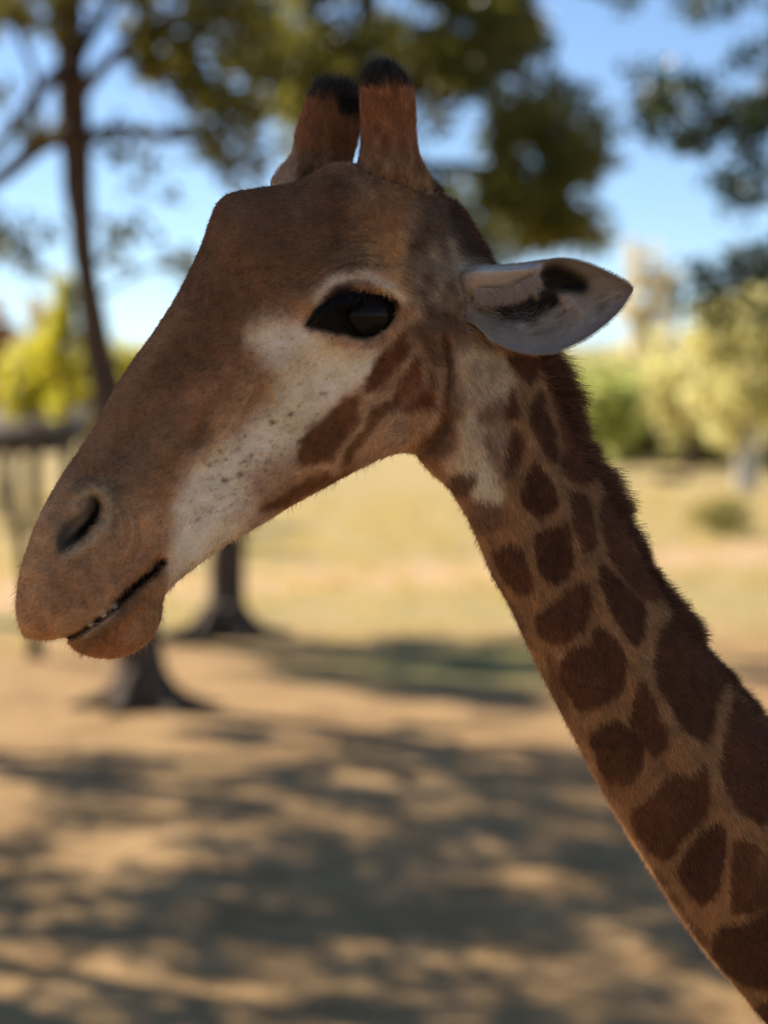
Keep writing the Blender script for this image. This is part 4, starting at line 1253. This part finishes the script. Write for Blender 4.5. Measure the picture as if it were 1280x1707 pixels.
for k in range(16):
    G(earc, (R.uniform(860, 1040), R.uniform(450, 575)), 1.5, 1.5, (0.1, 0.09, 0.08), R.uniform(0.3, 0.8))
FLAP = [(770, 446), (800, 443), (850, 440), (898, 436), (904, 442), (893, 462), (868, 478), (850, 486), (815, 484), (780, 482)]
P(earc, FLAP, (0.58, 0.50, 0.42), 4, 0.97)
K(earc, [(800, 450), (840, 446), (885, 441)], (0.72, 0.68, 0.63), 7, 0.8)
K(earc, [(800, 477), (830, 480), (855, 478), (885, 458)], (0.42, 0.34, 0.27), 5, 0.7)
K(earc, [(890, 440), (886, 465), (898, 492)], (0.45, 0.38, 0.32), 4, 0.6)
earc.a *= (1 + 0.07 * field(20, 20, 21) + 0.06 * field(5, 5, 22) + 0.05 * field(2.4, 2.4, 23))[..., None]
raise_(earh, poly_mask(FLAP, 5), 0.024)
raise_(earh, stroke_mask([(795, 462), (840, 460), (885, 450)], 14), 0.010)
raise_(earh, poly_mask([(790, 488), (830, 496), (880, 490), (935, 490), (900, 520), (880, 535), (830, 528), (800, 515)], 9), -0.022)
raise_(earh, poly_mask([(895, 468), (908, 448), (930, 441), (960, 452), (980, 470), (930, 482), (908, 490)], 8), -0.020)
raise_(earh, stroke_mask([(890, 440), (888, 465), (900, 492)], 5), 0.006)
raise_(earh, stroke_mask([(935, 488), (955, 500), (970, 516)], 6), 0.004)
raise_(earh, gauss_mask((871, 541), 7, 6), 0.003)
raise_(earh, gauss_mask((1003, 510), 6, 7), -0.002)
raise_(earh, stroke_mask([(890, 556), (925, 546), (942, 528)], 5), -0.0018)
earh.a[..., 0] += 0.0008 * field(18, 18, 25)
EO = np.array([(752, 462, 756, 520), (790, 447, 788, 538), (830, 443, 815, 562), (870, 439, 846, 580), (905, 434, 885, 589), (940, 431, 925, 586), (975, 438, 965, 570),
               (1010, 452, 1003, 545), (1036, 466, 1034, 516), (1050, 475, 1050, 492), (1055, 482, 1055, 485)], float)
et = np.zeros(len(EO)); et[1:] = np.cumsum(np.linalg.norm(np.diff((EO[:, :2] + EO[:, 2:]) / 2, axis=0), axis=1))
ne, me_ = 150, 160
EL = catmull(et, EO, np.linspace(0, et[-1], ne))
half = me_ // 2
vf = (1 - np.cos(np.linspace(0, np.pi, half))) / 2
vv = np.concatenate([vf, vf[::-1]])
front = np.concatenate([np.ones(half), np.zeros(half)])
EX = EL[:, None, 0] * (1 - vv) + EL[:, None, 2] * vv
EY = EL[:, None, 1] * (1 - vv) + EL[:, None, 3] * vv
sN = np.linspace(0, 1, ne)[:, None]
bowl = 4 * vv * (1 - vv)
wE = np.linalg.norm(EL[:, :2] - EL[:, 2:], axis=1)[:, None] * 0.000704
rim_y = 2.300 + 0.03 * sN + 0.055 * np.clip(1 - sN / 0.14, 0, 1) ** 2
dep = 0.30 * wE * bowl ** 0.8 * (0.25 + 0.75 * np.clip(sN * 3, 0, 1))
hE = earh.get(EX.ravel(), EY.ravel()).reshape(ne, me_)
edge = np.clip(bowl * 3.0, 0.25, 1)
yF = rim_y + dep - hE * edge
yE = np.where(front > 0, yF, rim_y + dep + 0.0035 + 0.006 * bowl * (1 - sN) + 0.02 * bowl * np.clip(1 - sN * 4, 0, 1))
yE[:, half:] = np.maximum(yE[:, half:], yF[:, half - 1::-1][:, :half] + 0.004)
EV = at(EX, EY, rim_y)
EV[..., 1] = yE
EV = EV + 0; EV[..., 1] = yE
ecol = earc.get(EX.ravel(), EY.ravel()).reshape(ne, me_, 3)
eb_ = np.clip((0.16 - sN) / 0.10, 0, 1)[..., None]
ecol = ecol * (1 - 0.7 * eb_) + np.array([0.40, 0.33, 0.26]) * 0.7 * eb_
ecol[:, front == 0] = np.array([0.36, 0.24, 0.15])
M_EAR = coat_mat('ear skin', 0.7, 0.22, 0.4, 0.2, 220)
EFs = [grid_faces(ne, me_), np.array([list(range(me_))[::-1], list(range((ne - 1) * me_, ne * me_))])]
ear = mesh_obj('ear', EV.reshape(-1, 3), EFs, M_EAR, gir, uvcol=np.clip(ecol.reshape(-1, 3), 0.01, 0.8))
EV2 = EV.copy(); EV2[..., 1] = 2 * 2.40 - EV2[..., 1]; EV2[..., 0] -= 0.02
ear2 = mesh_obj('ear', EV2.reshape(-1, 3), [f[:, ::-1] for f in EFs], M_EAR, gir, uvcol=np.clip(ecol.reshape(-1, 3), 0.01, 0.8))

# ---- eyes


def eye_mat(nt, b):
    b.inputs['Base Color'].default_value = (0.008, 0.006, 0.005, 1)
    b.inputs['Roughness'].default_value = 0.12
    b.inputs['Specular IOR Level'].default_value = 0.10
    b.inputs['Coat Weight'].default_value = 0.0
    b.inputs['Coat Roughness'].default_value = 0.04


M_EYE = mat('eye', eye_mat)


def ball(c, r, n=40, m=56):
    th = np.linspace(0.02, np.pi - 0.02, n)[:, None]; a = np.linspace(0, 2 * np.pi, m, endpoint=False)[None]
    V = np.stack(np.broadcast_arrays(np.sin(th) * np.cos(a), np.sin(th) * np.sin(a), np.cos(th)), -1) * r + np.asarray(c)
    return V.reshape(-1, 3), [grid_faces(n, m), np.array([list(range(m))[::-1], list(range((n - 1) * m, n * m))])]


# where the near surface lies round the eye
flat = pos[:, side > 0].reshape(-1, 3)
fqx, fqy = proj(flat)
i_eye = np.argmin((fqx - 616) ** 2 + (fqy - 524) ** 2)
ey = flat[i_eye][1]
i_rim = np.argmin((fqx - 622) ** 2 + (fqy - 575) ** 2)
ER = 0.038
ec = at(608, 524, ey - 0.0095); ec = ec + np.array([0, ER, 0])
mesh_obj('eye', *ball(ec, ER), M_EYE, gir)
ec2 = ec.copy(); i_c = L[np.argmin(abs(L[:, 0] - 560) + abs(L[:, 2] - 684))]
ec2[1] = 2 * i_c[5] - ec[1]
mesh_obj('eye', *ball(ec2, ER), M_EYE, gir)

# ---- hair


def hair(name, root, dirs, nrm, length, lift, colr, radius, material, parent, bend=0.5, npt=4, freq=0.25):
    n = len(root)
    length = np.broadcast_to(length, (n,))[:, None]; lift = np.broadcast_to(lift, (n,))[:, None]
    tang = dirs - nrm * np.sum(dirs * nrm, 1, keepdims=True)
    tang /= np.linalg.norm(tang, axis=1, keepdims=True) + 1e-9
    j = R.normal(size=(n, 3)) * freq
    tang = tang + j - nrm * np.sum(j * nrm, 1, keepdims=True)
    tang /= np.linalg.norm(tang, axis=1, keepdims=True) + 1e-9
    pts = np.zeros((n, npt, 3), np.float32)
    pts[:, 0] = root - nrm * 0.0006
    cur = root.copy()
    ang = np.repeat(lift, 1, axis=1)
    for k in range(1, npt):
        a = ang * (1 - bend * (k - 1) / (npt - 1))
        cur = cur + (np.cos(a) * tang + np.sin(a) * nrm) * length / (npt - 1)
        pts[:, k] = cur
    hc = bpy.data.hair_curves.new(name)
    hc.add_curves([npt] * n)
    hc.position_data.foreach_set('vector', pts.reshape(-1))
    ra_ = hc.attributes.new('radius', 'FLOAT', 'POINT')
    taper = np.linspace(1, 0.25, npt)
    ra_.data.foreach_set('value', (np.broadcast_to(radius, (n,))[:, None] * taper).astype(np.float32).ravel())
    ca2 = hc.attributes.new('coat', 'FLOAT_COLOR', 'CURVE')
    cc = np.ones((n, 4), np.float32); cc[:, :3] = colr
    ca2.data.foreach_set('color', cc.ravel())
    hc.materials.append(material)
    o = bpy.data.objects.new(name, hc)
    COL.objects.link(o)
    put(o, parent)
    return o


def surf_normals(V):
    du = np.gradient(V, axis=0)
    dv = np.roll(V, -1, axis=1) - np.roll(V, 1, axis=1)
    nn = np.cross(dv, du)
    return nn / (np.linalg.norm(nn, axis=-1, keepdims=True) + 1e-12), du


nrm, du = surf_normals(pos)
ctr = pos.mean(1, keepdims=True)
if np.mean(np.sum(nrm * (pos - ctr), -1)) < 0:
    nrm = -nrm
du = du / (np.linalg.norm(du, axis=-1, keepdims=True) + 1e-12)
dv_ = np.roll(pos, -1, axis=1) - np.roll(pos, 1, axis=1)
# cell areas for even sampling
area = np.linalg.norm(np.cross(np.gradient(pos, axis=0), dv_ * 0.5), axis=-1)
vis = (qx2 < 1400) & (qy2 < 1790)
bare = np.zeros((nS, nA), np.float32)
maskc = Canvas(1.0, 1)
for p, s in [([(545, 540), (560, 500), (590, 486), (632, 486), (660, 498), (668, 517), (652, 545), (622, 564), (590, 566)], 5),
             ([(100, 920), (98, 893), (112, 868), (140, 846), (150, 826), (164, 828), (168, 852), (160, 868), (140, 887), (120, 904)], 4)]:
    m, w = poly_mask(p, s); maskc.a[w[1]:w[3], w[0]:w[2], 0] *= 1 - m
m, w = stroke_mask([(106, 1066), (150, 1045), (190, 1014), (230, 973), (272, 937)], 8); maskc.a[w[1]:w[3], w[0]:w[2], 0] *= 1 - m
keep = maskc.get(qx2.ravel(), qy2.ravel()).reshape(nS, nA)
dens = area * vis * keep * np.where(side > 0, 1.0, 0.45)
NH = 330000
cdf = np.cumsum(dens.ravel()); pick = np.searchsorted(cdf, R.random(NH) * cdf[-1])
pi, pj = pick // nA, pick % nA
fi = np.clip(pi + R.uniform(-0.5, 0.5, NH), 0, nS - 1.001); fj = pj + R.uniform(-0.5, 0.5, NH)
i0 = fi.astype(int); a_ = (fi - i0)[:, None]; j0 = np.floor(fj).astype(int); b_ = (fj - j0)[:, None]


def samp(A):
    return (A[i0, j0 % nA] * (1 - b_) + A[i0, (j0 + 1) % nA] * b_) * (1 - a_) + (A[i0 + 1, j0 % nA] * (1 - b_) + A[i0 + 1, (j0 + 1) % nA] * b_) * a_


root = samp(pos); rn = samp(nrm); rn /= np.linalg.norm(rn, axis=1, keepdims=True)
rq = samp(np.stack([qx2, qy2], -1)); rx, ry = rq[:, 0], rq[:, 1]
tdir = samp(du)
# hair lies towards the muzzle on the face and down the neck behind the poll
srow = rows[i0]
w_neck = np.clip((srow - tt[16]) / (tt[21] - tt[16]), 0, 1)[:, None]
face_dir = np.array([-0.72, 0.05, -0.55])[None]
lay = -tdir * (1 - w_neck) * 0.6 + face_dir * (1 - w_neck) * 0.6 + tdir * w_neck + np.array([0, 0, -0.25]) * w_neck
clmp = np.stack([vnoise(root * 90), vnoise(root * 90 + 31), vnoise(root * 90 + 57)], -1) * 0.28
lay = lay + clmp
onmuz = np.clip((330 - rx) / 150, 0, 1)
ln = 0.0045 * (1 - onmuz) + 0.0042 * onmuz
ln = ln + 0.005 * w_neck[:, 0]
nearline = np.zeros(NH)
ln = ln * R.uniform(0.6, 1.3, NH)
lift = np.clip(R.normal(0.30, 0.13, NH), 0.06, 0.9)
up_ = R.random(NH) < 0.14
lift[up_] = R.uniform(0.6, 1.2, up_.sum())
streak = 0.16 * vnoise(root * np.array([300.0, 300, 420])) + 0.12 * vnoise(root * 620 + 9) + 0.10 * vnoise(root * 120 + 4)
hcol = coat_at(rx + R.normal(size=NH) * 1.2, ry + R.normal(size=NH) * 1.2) * (1 + 0.2 * R.normal(size=NH)[:, None]) * (1 + 1.1 * streak[:, None]) * 1.6
hair('coat', root, lay, rn, ln, lift, np.clip(hcol, 0.004, 0.9), R.uniform(0.00018, 0.00034, NH), M_FUR, body)

# stray longer hairs on the lips, chin and jaw line
cand = np.where(((srow < tt[9]) & (ry > 930)) | ((srow < tt[16]) & (fj / nA > 0.42) & (fj / nA < 0.56)))[0]
cand = cand[R.random(len(cand)) < 0.05]
hair('whisker', root[cand], lay[cand] * 0.4 + np.array([0.1, 0, -0.6]), rn[cand], R.uniform(0.006, 0.014, len(cand)), np.clip(R.normal(0.8, 0.3, len(cand)), 0.1, 1.4),
     np.clip(hcol[cand] * 0.8, 0.01, 0.9), 0.00022, M_FUR, body, 0.3, 4, 0.5)


# ossicone hair and tufts
def horn_hair(ob, V, c, n, tip_y, label):
    nn, dd = surf_normals(V)
    cc = V.mean(1, keepdims=True)
    if np.mean(np.sum(nn * (V - cc), -1)) < 0:
        nn = -nn
    i = R.integers(8, V.shape[0] - 1, n); j = R.integers(0, V.shape[1], n)
    r = V[i, j] + (V[i - 1, j] - V[i, j]) * R.random((n, 1)) + (V[i, (j + 1) % V.shape[1]] - V[i, j]) * R.random((n, 1))
    d = dd[i, j] / (np.linalg.norm(dd[i, j], axis=1, keepdims=True) + 1e-12)
    clm = np.stack([vnoise(r * 110), vnoise(r * 110 + 31), vnoise(r * 110 + 57)], -1) * 0.5
    hair('ossicone_hair', r, d + clm, nn[i, j], R.uniform(0.006, 0.012, n), np.clip(R.normal(0.35, 0.15, n), 0.05, 1), np.clip(c[i, j] * (1.1 + 0.2 * R.normal(size=(n, 1))), 0.004, 0.8),
         R.uniform(0.00013, 0.00024, n), M_FUR, ob)
    _, py_ = proj(r)
    t = np.where(py_ < tip_y)[0]
    t = np.concatenate([t] * 3)[:2600]
    up = np.array([-0.05, 0.0, 1.0])[None] + clm[t] * 0.8
    hair('tuft', r[t], up, nn[i, j][t], R.uniform(0.006, 0.030, len(t)) * (0.75 + 0.6 * clm[t][:, 0]), np.clip(R.normal(0.45, 0.25, len(t)), 0.05, 1.3), np.clip(np.array([[0.05, 0.042, 0.036]]) * (1 + 0.3 * R.normal(size=(len(t), 1))), 0.006, 0.3),
         0.00015, M_FUR, ob, 0.3)


horn_hair(near_h[0], near_h[1], near_h[2], 15000, 152, '')
horn_hair(far_h[0], far_h[1], far_h[2], 15000, 170, '')

# ear hair: fringe under the flap and short down on the rim
flx = R.random(1500); fringe = np.column_stack([790 + 105 * flx, 484 - 24 * np.clip((flx - 0.55) / 0.45, 0, 1) + R.normal(size=1500) * 2.5])
yfl = 2.325 + 0.004 - 0.012
fr_root = at(fringe[:, 0], fringe[:, 1], 2.288)
hair('ear_hair', fr_root, np.tile(np.array([[0.35, 0.05, -1.0]]), (1500, 1)) + R.normal(size=(1500, 3)) * 0.18, np.tile(np.array([[0.0, -1.0, 0.0]]), (1500, 1)), R.uniform(0.007, 0.02, 1500), R.uniform(0.0, 0.25, 1500),
     np.clip(np.array([[0.46, 0.37, 0.29]]) * (1 + 0.25 * R.normal(size=(1500, 1))), 0.03, 0.9), 0.00018, M_FUR, ear)
en, ed = surf_normals(EV)
ii = R.integers(2, ne - 3, 14000); jj = R.integers(2, half - 2, 14000)
enf = en.copy()
if np.mean(enf[:, 10:half - 10, 1]) > 0:
    enf = -enf
er = EV[ii, jj]
eb = np.where((rx > 768) & (rx < 812) & (ry > 440) & (ry < 552) & (rn[:, 1] < 0))[0]
ebc = np.where(R.random((len(eb), 1)) < 0.55, np.array([[0.56, 0.47, 0.38]]), np.array([[0.26, 0.17, 0.11]])) * (1 + 0.2 * R.normal(size=(len(eb), 1)))
hair('ear_hair', root[eb], np.array([[1.0, -0.25, 0.02]]) + R.normal(size=(len(eb), 3)) * 0.22, rn[eb], R.uniform(0.010, 0.022, len(eb)), np.clip(R.normal(0.45, 0.2, len(eb)), 0.1, 1), np.clip(ebc, 0.02, 0.9), 0.0002, M_FUR, ear)
hair('ear_hair', er, ed[ii, jj] / (np.linalg.norm(ed[ii, jj], axis=1, keepdims=True) + 1e-9), enf[ii, jj], R.uniform(0.003, 0.008, 14000), R.uniform(0.1, 0.5, 14000), np.clip(ecol[ii, jj] * (1.05 + 0.15 * R.normal(size=(14000, 1))), 0.01, 0.9), 0.00013, M_FUR, ear)
ia = np.array([np.argmin((EX - x) ** 2 + (EY - y) ** 2 + (front[None] < 1) * 1e6) for x, y in zip(R.uniform(800, 960, 700), R.uniform(515, 570, 700))])
ia0, ja0 = ia // me_, ia % me_
hair('ear_hair', EV[ia0, ja0], np.array([[1.0, -0.1, 0.35]]) + R.normal(size=(700, 3)) * 0.3, enf[ia0, ja0], R.uniform(0.008, 0.018, 700), R.uniform(0.15, 0.5, 700), np.clip(np.array([[0.50, 0.44, 0.37]]) * (1 + 0.25 * R.normal(size=(700, 1))), 0.03, 0.9), 0.00014, M_FUR, ear)
jj2 = R.choice([0, 1, half - 1, half - 2, half, half + 1, me_ - 1, me_ - 2], 3000); ii2 = R.integers(6, ne - 1, 3000)
rim_dir = EV[ii2, jj2] - EV.mean(1)[ii2]
rim_dir /= np.linalg.norm(rim_dir, axis=1, keepdims=True) + 1e-9
hair('ear_hair', EV[ii2, jj2], np.tile(np.array([[1.0, 0, 0.0]]), (3000, 1)), rim_dir, R.uniform(0.002, 0.0045, 3000), R.uniform(0.2, 1.2, 3000), np.clip(ecol[ii2, np.minimum(jj2, half - 1)] * 0 + np.array([[0.4, 0.37, 0.33]]), 0.01, 0.9), 0.00014, M_FUR, ear)

# mane along the crest
NM = 42000
top = L[:, :2]; tdep = L[:, 5]
ms = np.where((rows > tt[19] + 5) & (L[:, 0] < 2250))[0]
wts = np.linalg.norm(np.gradient(base[:, 0], axis=0), axis=1)[ms]; wts = wts * np.where(L[ms, 0] < 1450, 1, 0.35)
k = ms[np.searchsorted(np.cumsum(wts) / wts.sum(), R.random(NM)).clip(0, len(ms) - 1)]
off = np.clip(R.normal(0, 9, NM), -26, 26).astype(int)
mr = pos[k, off % nA] + (pos[np.minimum(k + 1, nS - 1), off % nA] - pos[k, off % nA]) * R.random((NM, 1))
mn = nrm[k, off % nA]
crest_n = nrm[k, 0] + nrm[k, nA - 1]; crest_n /= np.linalg.norm(crest_n, axis=1, keepdims=True)
crest_n[:, 1] *= 0.2
fl = np.stack([vnoise(mr * 26), vnoise(mr * 26 + 11), vnoise(mr * 26 + 23)], -1)
mdir = crest_n * 0.9 + du[k, 0] * (0.35 + 0.3 * fl[:, :1]) + fl * 0.30 + R.normal(size=(NM, 3)) * 0.08
mpx = L[k, 0]
startf = np.clip((rows[k] - tt[22]) / (tt[24] - tt[22]), 0.42, 1)
ml = (0.021 + 0.012 * np.clip((mpx - 1050) / -150, 0, 1)) * startf * (0.88 + 0.55 * fl[:, 0] + 0.45 * vnoise(mr * 60)) * R.uniform(0.75, 1.2, NM)
ml = ml + 0.012 * np.exp(-((L[k, 1] - 700) / 16) ** 2) * (mpx < 1000) + 0.014 * np.exp(-((L[k, 1] - 846) / 14) ** 2)
mc = np.array([[0.125, 0.053, 0.026]]) * (1 + 0.3 * R.normal(size=(NM, 1)))
lightm = R.random(NM) < 0.09
mc[lightm] = (0.28, 0.15, 0.07)
hair('mane', mr, mdir, mn * 0 + crest_n, ml, 1.05 + 0.25 * R.normal(size=NM), np.clip(mc, 0.008, 0.5), 0.00024, M_FUR, gir, 0.35, 5, 0.1)

# eyelashes
lt_ = R.random(420)
lt_ = lt_ * 0.72
lash_px = catmull(np.arange(6.0), np.array([(522, 538), (540, 512), (565, 494), (600, 486), (640, 489), (662, 504)], float), lt_ * 5)
lidx = [np.argmin((fqx - x) ** 2 + (fqy - y) ** 2) for x, y in lash_px]
lroot = flat[lidx]
ldir = np.column_stack([np.interp(lt_, [0, 1], [-0.75, 0.05]), np.full(420, -0.5), np.full(420, -0.55)]) + R.normal(size=(420, 3)) * 0.12
hair('eyelash', lroot, ldir, np.tile(np.array([[0, -1.0, 0.0]]), (420, 1)), np.interp(lt_, [0, 0.3, 1], [0.012, 0.024, 0.012]) * R.uniform(0.7, 1.1, 420), 0.55 + 0.2 * R.normal(size=420), np.full((420, 3), 0.012), 0.00035, M_FUR, gir, 0.8, 5, 0.05)
lo_ = np.array([(551, 558), (640, 560)])
lr2 = flat[[np.argmin((fqx - x) ** 2 + (fqy - y) ** 2) for x, y in lo_]]
hair('eyelash', lr2, np.tile(np.array([[0.02, -0.4, -1.0]]), (len(lo_), 1)), np.tile(np.array([[0, -1.0, 0.0]]), (len(lo_), 1)), R.uniform(0.008, 0.016, len(lo_)), 0.3, np.full((len(lo_), 3), 0.012), 0.0004, M_FUR, gir, 0.5, 4, 0.1)

# a few pale front teeth between the lips
M_TOOTH = mat('tooth', lambda nt, b: (b.inputs['Base Color'].__setattr__('default_value', (0.52, 0.42, 0.31, 1)), b.inputs['Roughness'].__setattr__('default_value', 0.4)))
for x_, y_, w_, h_ in [(193, 1012, 5.5, 4.2), (174, 1025, 6.0, 4.4), (153, 1041, 5.0, 3.6)]:
    i_t = np.argmin((fqx - x_) ** 2 + (fqy - y_) ** 2)
    v_, f_ = ball((0, 0, 0), 1.0, 12, 16)
    c_ = at(x_, y_, flat[i_t][1] + 0.003)
    ca3, sa3 = math.cos(rad(38)), math.sin(rad(38))
    a3 = v_[:, 0] * w_ * 0.000704; b3 = v_[:, 2] * h_ * 0.000704
    vv3 = np.column_stack([c_[0] + a3 * ca3 - b3 * sa3, c_[1] + v_[:, 1] * 0.007, c_[2] + a3 * sa3 + b3 * ca3])
    mesh_obj('tooth', vv3, f_, M_TOOTH, gir)
